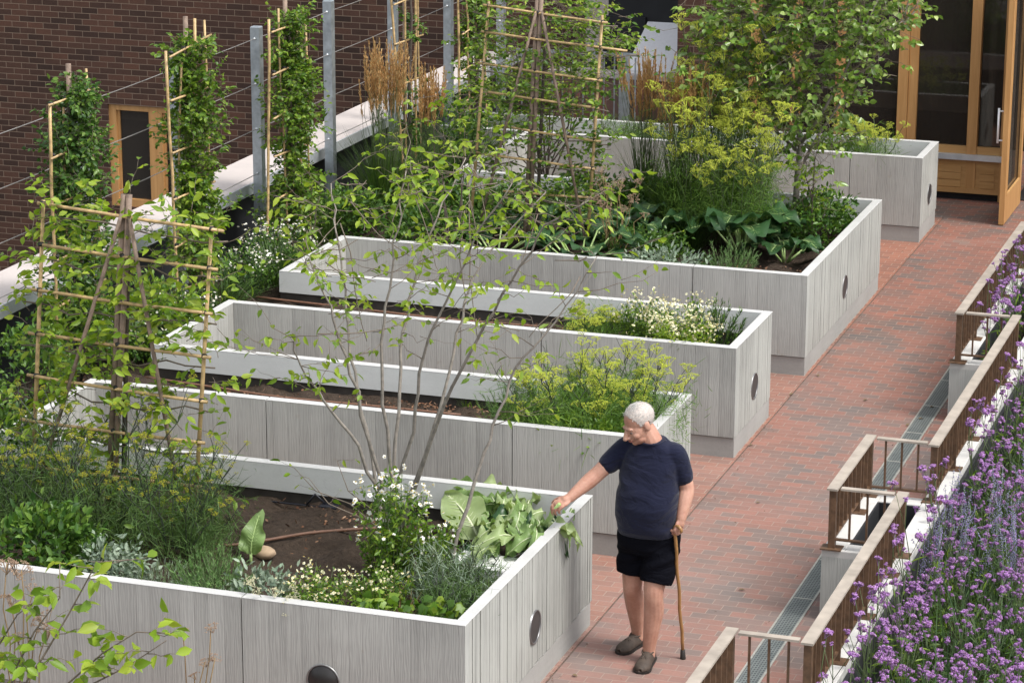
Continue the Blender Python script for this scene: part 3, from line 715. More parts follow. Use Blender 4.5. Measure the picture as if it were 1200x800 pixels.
def umbel_mesh(mat, dens, dome):
    """a few shared umbel heads (unit radius) per material"""
    key = (mat, dens, dome)
    if key not in UMB:
        UMB[key] = []
        for q in range(5):
            rg = np.random.default_rng(900+q); mb = MB(); n = dens; a = rg.uniform(0, 6.28, n); r = np.sqrt(rg.uniform(.02, 1, n))
            P = np.stack([np.cos(a)*r, np.sin(a)*r, dome*(1-r**2)], 1)
            m = np.repeat(P, 7, 0)+rg.normal(0, .085, (n*7, 3))*np.array([1, 1, .55]); mb.blobs(m, rg.uniform(.032, .075, len(m)), .8)
            for k in range(0, n, 3): mb.tube([(0, 0, -.8), P[k]], .03, 3, False)
            UMB[key].append(mb.mesh('umbel', M[mat]))
    return UMB[key]
class Heads:
    """flower heads of one plant: each becomes a part of its own"""
    def __init__(self, tips, rg, r, dens=24, dome=.3): self.t = tips; self.rg = rg; self.r = r; self.d = dens; self.dome = dome; self.n = len(tips)
    def build(self, nm, mat, parent, off=(0, 0, 0), key=None):
        ms = umbel_mesh(key, self.d, self.dome); rg = self.rg
        for p in list(self.t)[:100]:
            o = bpy.data.objects.new(nm, ms[rg.integers(0, len(ms))]); COL.objects.link(o); o.parent = parent; o.location = tuple(np.asarray(p, float)-np.asarray(off, float))
            q = self.r*rg.uniform(.65, 1.25); o.scale = (q, q, q); o.rotation_euler = (rg.normal(0, .3), rg.normal(0, .3), rg.uniform(0, 6.28))
def fennel(seed, h, spread, ns, feather=1500, ur=.05, base_r=.08, low=.1, umb=1., fl_per=3, zr=(.62, 1.)):
    rg = np.random.default_rng(seed); st, fe, fl = MB(), MB(), MB(); tips = []; nodes = []
    for i in range(ns):
        a = rg.uniform(0, 6.28); b = np.array([math.cos(a), math.sin(a), 0])*base_r*rg.uniform(0, 1)
        e = b+np.array([math.cos(a)*spread*rg.uniform(.15, 1), math.sin(a)*spread*rg.uniform(.15, 1), h*rg.uniform(*zr)])
        c = curve(b, e, .02, rg, 7, .018); st.tube(c, np.linspace(.0062, .0026, 7), 5); tips.append(e)
        for p in c[1:]: nodes.append(p)
        for k in range(fl_per):
            j = rg.integers(3, 6); s = c[j]; aa = rg.uniform(0, 6.28); l = h*rg.uniform(.12, .3)
            t = s+np.array([math.cos(aa)*l*.55, math.sin(aa)*l*.55, l*.8]); st.tube(curve(s, t, .0, rg, 4, .03), np.linspace(.0032, .0018, 4), 4); tips.append(t); nodes.append((s+t)/2)
    tips = np.array(tips)
    if umb < 1: tips = tips[rg.random(len(tips)) < umb]
    fl = Heads(tips, rg, ur)
    nodes = np.array(nodes); nodes = nodes[nodes[:, 2] < h*.85]
    k = rg.integers(0, len(nodes), feather); P = nodes[k]*np.array([1, 1, 1]); P[:, 2] = np.maximum(P[:, 2]*rg.uniform(.2, 1, feather), low*h)+rg.normal(0, .03, feather)
    P += rg.normal(0, .045+.05*spread, (feather, 3))*np.array([1, 1, .6])
    fe.blades(P, rdir(rg, feather, .5), rg.normal(0, .35, (feather, 3)), rg.uniform(.05, .13, feather), rg.uniform(.0025, .005, feather))
    return st, fe, fl
def needle_bush(seed, h, r, ns, per=46, nl=.026, nw=.0032, splay=.25):
    rg = np.random.default_rng(seed); st, le = MB(), MB()
    for i in range(ns):
        a = rg.uniform(0, 6.28); q = math.sqrt(rg.random())*r; b = np.array([math.cos(a)*q*.5, math.sin(a)*q*.5, 0])
        e = np.array([math.cos(a)*q*(1+splay), math.sin(a)*q*(1+splay), h*rg.uniform(.6, 1.05)*(1-.3*q/r)])
        c = curve(b, e, .03*rg.normal(), rg, 6, .03); st.tube(c, np.linspace(.004, .0015, 6), 4)
        t = rg.uniform(.12, 1, per); P = np.stack([np.interp(t, np.linspace(0, 1, 6), c[:, k]) for k in range(3)], 1)
        ax = nrm(e-b); d = rdir(rg, per, 0)*.9+ax*.8
        le.blades(P, d, np.tile(ax*.3, (per, 1)), rg.uniform(.7, 1.2, per)*nl, nw)
    return st, le
def leafy_bush(seed, rx, ry, h, ncl, per, L, W, z0=.0, up=.25, droop=.2, shell=.55, stems=10):
    rg = np.random.default_rng(seed); st, le = MB(), MB()
    d = rdir(rg, ncl, .35); rad = rg.uniform(shell, 1, ncl)[:, None]
    C = d*rad*np.array([rx, ry, h*.55]); C[:, 2] += h*.45; C[:, 2] = np.maximum(C[:, 2], z0+.02)
    for i in range(stems):
        k = rg.integers(0, ncl); st.tube(curve((rg.normal(0, rx*.12), rg.normal(0, ry*.12), 0), C[k], .03, rg, 5, .04), np.linspace(.006, .002, 5), 4)
    out = nrm(C-np.array([0, 0, h*.3]))
    s = np.repeat(np.arange(ncl), per); P = C[s]+rg.normal(0, L*.75, (len(s), 3))
    D = out[s]*.8+rg.normal(0, .7, (len(s), 3)); D[:, 2] += up
    le.leaves(P, D, upn(rg, len(s), .45), rg.uniform(.65, 1.2, len(s))*L, rg.uniform(.75, 1.15, len(s))*W, droop)
    return st, le
def daisies(seed, h, r, ns, nfl, fr=.012, leaf_n=700, leafL=.03, cup=.1, rim=True, topbias=.6):
    rg = np.random.default_rng(seed); st, le, pe, ey = MB(), MB(), MB(), MB(); tips = []
    for i in range(ns):
        a = rg.uniform(0, 6.28); q = math.sqrt(rg.random())*r; e = np.array([math.cos(a)*q, math.sin(a)*q, h*rg.uniform(topbias, 1.)*(1-.25*(q/r)**2)])
        c = curve((e[0]*.45, e[1]*.45, 0), e, .02, rg, 5, .03); st.tube(c, np.linspace(.0035, .0014, 5), 4); tips.append(e)
        n = leaf_n//ns; t = rg.uniform(.1, .95, n); P = np.stack([np.interp(t, np.linspace(0, 1, 5), c[:, k]) for k in range(3)], 1)+rg.normal(0, .018, (n, 3))
        le.leaves(P, rdir(rg, n, .3), upn(rg, n, .6), rg.uniform(.6, 1.2, n)*leafL, rg.uniform(.3, .5, n)*leafL, .2)
    tips = np.array(tips); k = rg.integers(0, len(tips), nfl); P = tips[k]+rg.normal(0, .032, (nfl, 3))*np.array([1, 1, .8]); P[:, 2] += .01
    Nn = upn(rg, nfl, .5); Rr = rg.uniform(.7, 1.15, nfl)*fr
    pe.discs(P, Nn, Rr, 10, cup*-1); ey.blobs(P+Nn*fr*.18, Rr*.36, .6)
    return st, le, pe, ey
def grass_clump(seed, n, L, spread, W=.006, plumes=0, ph=1.2, pl=.24, base=.07, droop=.5):
    rg = np.random.default_rng(seed); bl, st, pm = MB(), MB(), MB()
    a = rg.uniform(0, 6.28, n); q = np.sqrt(rg.random(n))*base; P = np.stack([np.cos(a)*q, np.sin(a)*q, np.zeros(n)], 1)
    a2 = a+rg.normal(0, .7, n); s = rg.uniform(.08, 1, n)*spread
    D = np.stack([np.cos(a2)*s, np.sin(a2)*s, np.ones(n)], 1); B = np.stack([np.cos(a2)*s*.8, np.sin(a2)*s*.8, -droop*s*rg.uniform(.4, 1.3, n)], 1)
    bl.blades(P, D, B, rg.uniform(.55, 1.05, n)*L, W*rg.uniform(.7, 1.2, n))
    for i in range(plumes):
        a = rg.uniform(0, 6.28); s = rg.uniform(.02, .30)*.9; hh = ph*rg.uniform(.8, 1.05)
        e = np.array([math.cos(a)*s*hh*.7, math.sin(a)*s*hh*.7, hh]); c = curve((math.cos(a)*base*.5, math.sin(a)*base*.5, 0), e, .01, rg, 6, .012)
        st.tube(c, np.linspace(.0028, .0016, 6), 4); ax = nrm(e-c[-2]); m = 46; t = np.sort(rg.random(m)); m = 90; t = np.sort(rg.random(m)); P = e-ax*pl*(1-t)[:, None]
        D = nrm(ax+rg.normal(0, .22, (m, 3))); pm.blades(P, D, rg.normal(0, .12, (m, 3)), rg.uniform(.035, .07, m)*(1.1-.6*t), rg.uniform(.004, .008, m))
    return bl, st, pm
def bigleaf(le, rb, base, d, up, L, W, rg, curl=.25, ruff=.05, nx=9, ny=7, rib_r=.008):
    """a broad ruffled leaf: blade grid and a tapered midrib"""
    base = np.asarray(base, float); d = nrm(d); s = nrm(np.cross(d, up)); u = np.cross(s, d); V = []; mid = []
    ph = rg.uniform(0, 6.28, 3)
    for i in range(nx):
        t = i/(nx-1); wv = W*.5*(math.sin(math.pi*min(1, t*.93+.07))**.65)*(1.15-.45*t); cz = -curl*L*t*t+.12*L*math.sin(t*2.4)
        c = base+d*L*t+u*cz
        if i < nx-1: mid.append(c+u*.002)
        for j in range(ny):
            k = 2*j/(ny-1)-1; e = abs(k)
            V.append(c+s*wv*k*(1+.05*math.sin(9*t+ph[0]))+u*(.18*wv*e+ruff*L*e*e*math.sin(14*t+ph[1]+k*2.)+.02*L*math.sin(11*t+4*k+ph[2])))
    F = [(i*ny+j, i*ny+j+1, (i+1)*ny+j+1, (i+1)*ny+j) for i in range(nx-1) for j in range(ny-1)]
    le.add(V, F, True)
    if rb is not None:
        rb.tube(mid, np.linspace(rib_r, rib_r*.25, len(mid)), 6)
        for i in range(2, nx-2) if rib_r > .005 else ():
            for k in (-1, 1):
                j = (ny-1)//2; a = np.array(V[i*ny+j]); b = np.array(V[(i+1)*ny+(j+2*k)]); rb.tube([a+u*.002, b+u*.002], [rib_r*.2, rib_r*.08], 4)
def twig_leaves(tw, le, p, d, L, rg, nl, lL, lW, r0=.004, droopz=.5, hang=.35):
    """a twig with alternate leaves"""
    d = nrm(d); e = p+d*L; c = curve(p, e, -.03*L, rg, 5, .03); tw.tube(c, np.linspace(r0, r0*.35, 5), 4)
    t = np.linspace(.3, 1, nl); P = np.stack([np.interp(t, np.linspace(0, 1, 5), c[:, k]) for k in range(3)], 1)
    s = nrm(np.cross(d, [0, 0, 1.])); sg = np.where(np.arange(nl) % 2 == 0, 1, -1)[:, None]
    D = d*.65+s*sg*.75+rg.normal(0, .3, (nl, 3)); D[:, 2] -= hang*rg.uniform(.2, 1.4, nl)
    le.leaves(P, D, upn(rg, nl, .4), rg.uniform(.65, 1.15, nl)*lL, rg.uniform(.8, 1.15, nl)*lW, .22*droopz+.05)
    return e

# =================================================================== TREES
# --- multi-stemmed tree in the nearest bed: stems follow the photograph, each in its own depth
def stem_tree():
    rg = np.random.default_rng(77); base = aZ(462, 640, SZ)
    t = thing('multi_stem_tree', 'slender grey multi-stemmed tree with sparse fresh lime leaves, rooted in the nearest bed', 'tree', base)
    tw, le = MB(), MB()
    S = [  # (depth start, depth end, pixel path)
        (1.75, 1.35, [(440, 588), (424, 480), (402, 400), (380, 345), (362, 300)]),
        (1.8, 2.3, [(448, 600), (428, 500), (412, 420), (404, 340), (396, 270), (388, 215)]),
        (1.7, 1.9, [(462, 605), (452, 500), (446, 400), (458, 320), (468, 250), (476, 200)]),
        (1.8, 2.6, [(470, 605), (468, 480), (470, 390), (490, 310), (520, 235), (546, 185)]),
        (1.65, 1.4, [(480, 600), (486, 500), (494, 420), (524, 350), (560, 270), (600, 215)]),
        (1.7, 2.2, [(488, 590), (510, 500), (534, 410), (548, 340), (576, 290), (640, 225)]),
        (1.55, 1.1, [(478, 610), (520, 470), (560, 400), (600, 330), (640, 262), (690, 235)]),
        (1.2, 1.5, [(520, 620), (556, 560), (580, 500), (604, 430), (650, 380), (700, 300)]),
        (1.75, 1.2, [(452, 600), (420, 520), (380, 470), (352, 430), (340, 395)])]
    tips = []
    for k, (ya, yb, px) in enumerate(S):
        n = len(px); pts = [aY(u, v, ya+(yb-ya)*i/(n-1)) for i, (u, v) in enumerate(px)]
        if k not in (7,): pts[0] = base+np.array([rg.normal(0, .05), rg.normal(0, .05), -.02])+(.0, 0, 0)
        else: pts[0] = np.array([pts[0][0], pts[0][1], SZ-.02])
        P = []; 
        for i in range(n-1):
            for q in range(4): P.append(pts[i]+(pts[i+1]-pts[i])*q/4)
        P.append(pts[-1]); P = np.array(P); P[1:-1] = (P[:-2]+2*P[1:-1]+P[2:])/4; P[2:-1] += rg.normal(0, .008, P[2:-1].shape)
        m = len(P); MB().tube(P, np.linspace(.0135, .0035, m), 7).build('stem', M['bark'], t)
        for i in range(int(m*.42), m):
            f = i/m
            for q in range(rg.integers(1, 3) if f > .5 else rg.integers(0, 2)):
                a = rg.uniform(0, 6.28); d = np.array([math.cos(a), math.sin(a)*.8, rg.uniform(-.05, .7)])
                L = rg.uniform(.18, .48)*(1.15-.5*abs(f-.75)); e = twig_leaves(tw, le, P[i], d, L, rg, rg.integers(2, 5) if f > .5 else 2, .074, .033, .003, .9, .6)
                if rg.random() < .65:
                    a += rg.normal(0, .8); twig_leaves(tw, le, P[i]+(e-P[i])*rg.uniform(.4, .8), (math.cos(a), math.sin(a), rg.uniform(-.2, .5)), L*.6, rg, rg.integers(2, 5), .072, .032, .002, .9, .6)
        tips.append(P[-1])
    # denser leaf band across the top, as in the photograph
    for u, v, n in ((375, 230, 6), (400, 255, 8), (430, 215, 7), (455, 285, 8), (480, 225, 8), (505, 250, 8), (530, 215, 8), (555, 255, 8), (585, 240, 7), (600, 208, 6), (565, 215, 7), (500, 195, 5), (420, 280, 7), (630, 240, 4), (650, 305, 2), (560, 300, 5), (380, 290, 6), (545, 175, 3), (600, 330, 3), (520, 330, 5), (440, 330, 5), (480, 300, 6), (405, 335, 4), (560, 400, 3), (540, 430, 3), (620, 395, 2), (470, 380, 3), (430, 400, 2), (360, 270, 4), (352, 310, 3), (610, 270, 4), (700, 265, 2), (680, 290, 2)):
        c = aY(u, v, rg.uniform(1.0, 2.7)); near = min(((np.linalg.norm(q-c), k) for k, q in enumerate(tips)))[1]
        for q in range(max(1, int(n*.42))):
            p = c+rg.normal(0, .10, 3); a = rg.uniform(0, 6.28)
            twig_leaves(tw, le, p, (math.cos(a), math.sin(a)*.8, rg.uniform(-.2, .45)), rg.uniform(.16, .30), rg, rg.integers(3, 6), .076, .034, .0028, .9, .6)
        tw.tube(curve(c, tips[near]+(c-tips[near])*.25, -.02, rg, 5, .03), np.linspace(.0025, .0045, 5), 4)
    # low bare side shoot on the left with a few leaves
    for px, y in (([(478, 640), (440, 600), (408, 575), (395, 540)], 1.5), ([(452, 640), (420, 605), (385, 590), (362, 560)], 1.3), ([(445, 620), (410, 590), (370, 575), (345, 548)], 1.7)):
        P = [aY(u, v, y) for u, v in px]; tw.tube(P, np.linspace(.006, .002, len(P)), 5)
        for p in P[1:]: twig_leaves(tw, le, p, (rg.normal(), rg.normal(), .3), .12, rg, 2, .07, .032, .002)
    tw.build('twigs', M['twig'], t); le.build('crown', M['lime'], t)
stem_tree()

# --- narrow pleached trees with bamboo frames along the parapet
def pleached_mesh(seed, h, half, dens, mat, lL=.052):
    rg = np.random.default_rng(seed); tr, tw, le = MB(), MB(), MB()
    c = curve((0, 0, 0), (rg.normal(0, .03), rg.normal(0, .03), h), 0, rg, 9, .006); tr.tube(c, np.linspace(.028, .010, 9), 8)
    for i in range(dens):
        z = h*rg.uniform(.16, 1.02); w = half*(1.-.25*(z/h))*(.75+.25*math.sin(z*7+seed)); p = np.array([rg.normal(0, .06), rg.normal(0, .05), z])
        a = rg.uniform(0, 6.28); d = np.array([math.cos(a)*.55, math.sin(a), rg.uniform(-.1, .6)]); L = w*rg.uniform(.35, 1.05)
        e = twig_leaves(tw, le, p, d, L, rg, rg.integers(7, 12), lL, lL*.56, .003, .5, .25)
        for q in range(4): twig_leaves(tw, le, p+(e-p)*rg.uniform(.25, .95), rdir(rg, 1, .3)[0], L*.45+.05, rg, rg.integers(5, 8), lL, lL*.6, .0018)
    return tr, tw, le
def bamboo_frame(label, x, y, h, seed, ys=(-.36, -.12, .13, .34), rails=6):
    rg = np.random.default_rng(seed); t = thing('bamboo_trellis', label, 'trellis', (x, y, SZ), 'bamboo frames of the pleached trees')
    for q, dy in enumerate(ys):
        hh = h*rg.uniform(.9, 1.03); c = curve((x+.05*rg.normal(), y+dy, SZ-.1), (x+.03*rg.normal(), y+dy+.02*rg.normal(), SZ+hh), 0, rg, 8, .002)
        MB().tube(c, .013 if q % 2 == 0 else .010, 7).build('cane', M['bamboo'], t)
    MB().tube([(x-.03, y+.03, SZ-.1), (x-.03, y+.035, SZ+h*1.04)], .022, 8).build('stake', M['bamboo2'], t)
    for k in range(rails):
        z = SZ+.28+(h-.42)*k/(rails-1); r = MB().tube([(x+.035, y+min(ys)-.06, z-.01+.02*rg.normal()), (x+.035, y+max(ys)+.05, z+.02*rg.normal())], .0095, 6).build('rail', M['bamboo'], t)
    q = MB()
    for k in range(rails):
        for dy in ys: q.ell((x+.02, y+dy, SZ+.28+(h-.42)*k/(rails-1)), (.026, .018, .016), None, 6, 4)
    q.build('tie', M['tie'], t); return t
PT = [(-4.85, 4.70, 2.38, 'deep', 230, 'pleached tree at the far left, darker leaved, half hiding the timber window'), (-4.85, 6.78, 2.44, 'mid', 230, 'bright narrow pleached tree right of the timber window'),
      (-4.85, 8.86, 2.32, 'mid', 210, 'narrow pleached tree between the two bare galvanised posts'), (-4.85, 11.86, 2.6, 'deep', 22, 'nearly bare pleached tree rising behind the tan grass plumes'),
      (-4.85, 13.85, 2.3, 'mid', 90, 'thin pleached tree farthest along the parapet')]
for i, (x, y, h, mt, dens, lab) in enumerate(PT):
    tr, tw, le = pleached_mesh(40+i, h-.12, .50 if i == 0 else .42 if i < 3 else .35, dens, mt)
    plant('pleached_tree', lab, 'tree', (x, y, SZ-.02), [('trunk', tr, 'bark_dark'), ('twigs', tw, 'twig'), ('crown', le, mt)], 'pleached trees along the parapet')
    bamboo_frame('narrow bamboo cane trellis around the '+['leftmost pleached tree', 'bright pleached tree beside the timber window', 'pleached tree between the two bare galvanised posts', 'bare pleached tree above the tan grass', 'farthest pleached tree along the parapet'][i], x-.03, y, h, 60+i)

# --- flat bamboo trellises with trained trees
def trellis(label, y, verts, center, diags, rails, seed, group='flat bamboo trellises'):
    rg = np.random.default_rng(seed); cb = aY(*center[-1], y); t = thing('bamboo_trellis', label, 'trellis', (cb[0], y, SZ), group)
    def P(px, dy=0): return [aY(u, v, y+dy) for u, v in px]
    ties = MB()
    for px in verts:
        p = P(px); d = nrm(p[-1]-p[0]); p[-1] = p[-1]+d*max(0, (p[-1][2]-SZ+.05)/max(.2, -d[2]))
        MB().tube(p, np.linspace(.0125, .0165, len(p)), 8).build('cane', M['bamboo'], t)
    for dx in (-.018, .021):
        p = [q+np.array([dx, .0, 0]) for q in P(center)]; d = nrm(p[-1]-p[0]); p[-1] = p[-1]+d*((p[-1][2]-SZ+.05)/-d[2])
        MB().tube(p, .021, 8).build('stake', M['bamboo2'], t)
    for px in diags:
        p = P(px, -.03); d = nrm(p[-1]-p[0]); p[-1] = p[-1]+d*max(0, (p[-1][2]-SZ+.05)/max(.3, -d[2]))
        MB().tube(p, .0145, 8).build('cane', M['bamboo2'], t)
    allv = [P(px) for px in verts]+[P(center)]
    for px in rails:
        p = P(px, -.026); MB().tube(curve(p[0], p[1], -.004, rg, 6, .0015), .0115, 7).build('rail', M['bamboo'], t)
        for v in allv:
            f = (p[0][2]-v[0][2])/(v[-1][2]-v[0][2]+1e-6)
            if -.05 < f < 1.3:
                x = v[0][0]+(v[-1][0]-v[0][0])*f; g = (x-p[0][0])/(p[1][0]-p[0][0]+1e-6)
                if -.05 < g < 1.05: ties.ell((x, y-.012, p[0][2]+(p[1][2]-p[0][2])*g), (.024, .028, .017), None, 7, 5)
    ties.build('tie', M['tie'], t); return t
T1R = [[(44, 238), (262, 271)], [(50, 287), (255, 316)], [(36, 339), (249, 368)], [(33, 390), (247, 419)], [(32, 439), (243, 471)], [(24, 491), (240, 519)], [(30, 545), (236, 570)]]
trellis('large bamboo trellis at left in the nearest bed, tied with black string', 1.6, [[(51, 234), (40, 520)], [(248, 265), (232, 540)]], [(148, 228), (131, 560)],
        [[(143, 250), (72, 480)], [(151, 252), (190, 470)]], T1R, 5)
T2R = [[(566, 6), (712, 27)], [(564, 37), (735, 60)], [(560, 74), (706, 95)], [(572, 108), (702, 127)], [(590, 148), (704, 166)], [(553, 178), (697, 198)], [(590, 224), (697, 232)]]
trellis('bamboo trellis in the large square bed, in front of the far parapet end', 9.75, [[(573, 2), (558, 182)], [(706, 18), (688, 290)]], [(633, -22), (618, 262)],
        [[(628, 15), (588, 165)], [(635, 15), (682, 262)]], T2R, 6)
def trained_tree(label, y, rails, seed, lL, n_per, trunk_px, mat, jit=.10):
    rg = np.random.default_rng(seed); b = aY(*trunk_px[-1], y+.06); tr, tw, le = MB(), MB(), MB()
    p = [aY(u, v, y+.06) for u, v in trunk_px]; p[-1] = np.array([p[-1][0], y+.06, SZ-.03])
    t = thing('trained_tree', label, 'tree', p[-1], 'fruit trees trained on the trellises')
    tr.tube(p, np.linspace(.012, .02, len(p)), 8)
    for px in rails:
        a, e = [aY(u, v, y+.03) for u, v in px]; br = curve(a, e, -.01, rg, 9, .012); tw.tube(br, np.full(9, .006), 5)
        for k in range(n_per):
            s = rg.random(); q = a+(e-a)*s+rg.normal(0, .02, 3); d = np.array([rg.normal(0, 1), rg.normal(0, .55), rg.uniform(-.4, .9)])
            twig_leaves(tw, le, q+np.array([0, rg.normal(0, jit*.5), rg.normal(0, jit)]), d, rg.uniform(.10, .28), rg, rg.integers(4, 7), lL, lL*.5, .0025, .5, .35)
    tr.build('trunk', M['bark_dark'], t, np.array(p[-1])); tw.build('twigs', M['twig'], t); le.build('crown', M[mat], t); return t
trained_tree('young tree with lime leaves trained flat on the large left trellis', 1.6, [[(a[0][0]-8, a[0][1]+14), (a[1][0]+5, a[1][1]+12)] for a in T1R], 31, .085, 52, [(152, 250), (148, 400), (142, 560)], 'lime')
trained_tree('small leaved tree trained flat on the far bamboo trellis', 9.75, [[(a[0][0]-12, a[0][1]+8), (a[1][0]+12, a[1][1]+4)] for a in T2R], 32, .064, 80, [(640, 20), (634, 150), (628, 262)], 'mid', .13)

# --- pear-like tree in the far corner of the square bed
def pear_tree():
    rg = np.random.default_rng(91); y = 11.3; base = aY(930, 262, y); base[2] = SZ-.03
    t = thing('pear_tree', 'leafy glossy leaved tree in the square bed, in front of the timber doors', 'tree', base)
    tr, tw, le = MB(), MB(), MB()
    main = [base, aY(934, 215, y), aY(938, 170, y), aY(930, 110, y+.1), aY(915, 40, y+.1), aY(905, -30, y)]
    tr.tube(main, np.linspace(.034, .016, 6), 8)
    for px, dy in (([(938, 170), (965, 130), (990, 85), (1015, 30), (1040, -25)], -.2), ([(934, 205), (958, 160), (985, 120), (1030, 60), (1075, 10)], .3), ([(930, 120), (890, 90), (860, 50), (835, 10)], .2), ([(930, 110), (950, 60), (965, 10), (970, -40)], -.4), ([(925, 95), (895, 40), (870, -10)], -.3), ([(938, 180), (905, 150), (870, 110), (845, 85)], .45)):
        p = np.array([aY(u, v, y+dy*i/3) for i, (u, v) in enumerate(px)]); tr.tube(p, np.linspace(.016, .006, len(p)), 6)
    PT_ = []
    for px in ([(934, 205), (938, 170), (934, 140), (930, 110), (922, 75), (915, 40), (905, -30)], [(965, 130), (990, 85), (1015, 30)], [(985, 120), (1030, 60), (1060, 25)], [(890, 90), (860, 50), (840, 20)]): PT_ += [aY(u, v, y+.1) for u, v in px]
    blobs = [(825, 35, 24), (845, 70, 22), (825, 95, 12), (840, 20, 34), (870, 15, 40), (905, 10, 44), (940, 10, 44), (975, 5, 44), (1010, 5, 40), (1040, 15, 26), (835, 50, 26), (870, 55, 38), (905, 60, 42), (945, 55, 42), (980, 45, 42), (1015, 40, 32), (1045, 35, 22), (1075, 5, 14),
             (850, 90, 20), (895, 100, 36), (935, 100, 36), (970, 90, 36), (1000, 85, 26), (1030, 70, 16), (815, 75, 12), (930, 140, 26), (965, 135, 28), (905, 135, 18), (990, 125, 12), (950, 175, 20), (975, 170, 12), (920, 175, 12), (880, -25, 40), (930, -30, 44), (980, -35, 40), (1030, -30, 30), (825, -20, 24), (1065, -20, 22), (940, -80, 40), (990, -80, 30), (890, -75, 30), (930, -125, 20)]
    for u, v, n in blobs:
        c0 = aY(u, v, y)
        cj = min(((np.linalg.norm(q-c0), i) for i, q in enumerate(PT_)))[1]; tr.tube(curve(PT_[cj], c0, .02, rg, 5, .03), np.linspace(.007, .003, 5), 5)
        for k in range(int(n*1.05)):
            c = c0+rg.normal(0, 1, 3)*np.array([.13, .34, .13]); tw.tube(curve(c0, c, .01, rg, 4, .04), .002, 4, False); a = rg.uniform(0, 6.28)
            twig_leaves(tw, le, c, (math.cos(a), math.sin(a), rg.uniform(-.5, .5)), rg.uniform(.10, .24), rg, rg.integers(4, 7), .074, .05, .0024, .5, .45)
    tr.build('trunk', M['bark'], t); tw.build('twigs', M['twig'], t); le.build('crown', M['gloss'], t)
pear_tree()
def loose_tree(name, label, px, y, mat, blobs, lL, seed, base_px, wy=.2, cat='shrub'):
    rg = np.random.default_rng(seed); base = aY(*base_px, y); base[2] = SZ-.02; t = thing(name, label, cat, base); tr, tw, le = MB(), MB(), MB()
    for (u, v, n, sx) in blobs:
        c0 = aY(u, v, y); tr.tube(curve(base, c0, .02, rg, 6, .03), np.linspace(.010, .003, 6), 5)
        for k in range(n):
            c = c0+rg.normal(0, 1, 3)*np.array([sx, wy, sx]); tw.tube(curve(c0, c, .01, rg, 4, .04), .002, 4, False); a = rg.uniform(0, 6.28)
            twig_leaves(tw, le, c, (math.cos(a), math.sin(a), rg.uniform(-.3, .6)), rg.uniform(.1, .24), rg, rg.integers(4, 7), lL, lL*.5, .0024, .5, .35)
    tr.build('stem', M['bark_dark'], t); tw.build('twigs', M['twig'], t); le.build('foliage', M[mat], t)
loose_tree('climbing_plant', 'yellowing climber hanging below the glossy leaved tree', None, 10.9, 'lime', [(945, 190, 8, .06), (955, 215, 8, .06), (940, 235, 7, .06), (960, 165, 6, .05), (968, 245, 5, .05)], .06, 5, (950, 268), .08, 'climber')
loose_tree('leafy_shrub', 'lime leaved shrub between the plumed grass and the left wall of the square bed', None, 9.0, 'lime', [(470, 170, 7, .10), (520, 160, 8, .12), (545, 130, 9, .12), (520, 115, 7, .12), (560, 165, 7, .1)], .07, 6, (520, 250), .15)
loose_tree('leafy_shrub', 'bushy shrub at the far end of the parapet behind the second trellis', None, 12.6, 'lime', [(600, 60, 32, .17), (640, 40, 38, .19), (680, 30, 36, .17), (655, 85, 36, .17), (615, 110, 20, .16), (575, 110, 16, .14), (675, 110, 20, .15), (700, 75, 24, .15), (640, 135, 18, .16), (720, 50, 18, .13), (655, 5, 28, .17), (700, 10, 14, .14), (590, 20, 12, .14)], .06, 7, (640, 190), .22)

# =================================================================== BED PLANTING
def put(fn, name, label, cat, uv, z=SZ, group=None, rot=0., sc=1., **k):
    p = aZ(uv[0], uv[1], z); return plant(name, label, cat, (p[0], p[1], SZ-.01), fn, group, rot, sc)
# nearest bed, left part
st, fe, fl = fennel(1, 1.12, .60, 24, 4200, .026, .18, .06, 1., 3, (.3, 1.)); plant('fennel', 'dark bronze fennel with yellow umbels at the foot of the left trellis', 'fennel', (-2.95, 1.25, SZ), [('stem', st, 'stemd'), ('foliage', fe, 'feather_dark'), ('flower_head', fl, 'yellow')], 'bronze fennel at the left trellis')
st, fe, fl = fennel(2, .98, .46, 20, 3600, .025, .16, .06, 1., 3, (.25, 1.)); plant('fennel', 'dark bronze fennel right of the trellis stake, beside the bare soil', 'fennel', (-2.42, 1.15, SZ), [('stem', st, 'stemd'), ('foliage', fe, 'feather_dark'), ('flower_head', fl, 'yellow')], 'bronze fennel at the left trellis')
st, fe, fl = fennel(3, 1.02, .55, 18, 3000, .026, .16, .06, 1., 3, (.35, 1.)); plant('fennel', 'dark bronze fennel cut by the left picture edge', 'fennel', (-3.55, 1.35, SZ), [('stem', st, 'stemd'), ('foliage', fe, 'feather_dark'), ('flower_head', fl, 'yellow')], 'bronze fennel at the left trellis')
st, le = leafy_bush(4, .42, .34, .42, 90, 16, .07, .035); plant('green_shrub', 'dense dark green leafy shrub in the near left corner', 'shrub', (-3.0, .55, SZ), [('stem', st, 'stemd'), ('foliage', le, 'deep')])
st, le = leafy_bush(5, .24, .2, .30, 80, 14, .05, .026); plant('kale', 'blue grey leafy kale in front of the dark shrub', 'kale', (-2.50, .50, SZ), [('stem', st, 'stemg'), ('foliage', le, 'grey_leaf')])
st, le = needle_bush(6, .30, .22, 46, 36, .024, .003); plant('lavender', 'grey green lavender tuft left of the rosemary', 'lavender', (-2.13, .36, SZ), [('stem', st, 'stemg'), ('foliage', le, 'grey_leaf')])
st, le = needle_bush(7, .42, .27, 80, 52, .03, .0038); plant('rosemary', 'upright rosemary beside the joint of the nearest bed', 'rosemary', (-1.74, .36, SZ), [('stem', st, 'stemg'), ('foliage', le, 'rosem')], 'rosemary bushes')
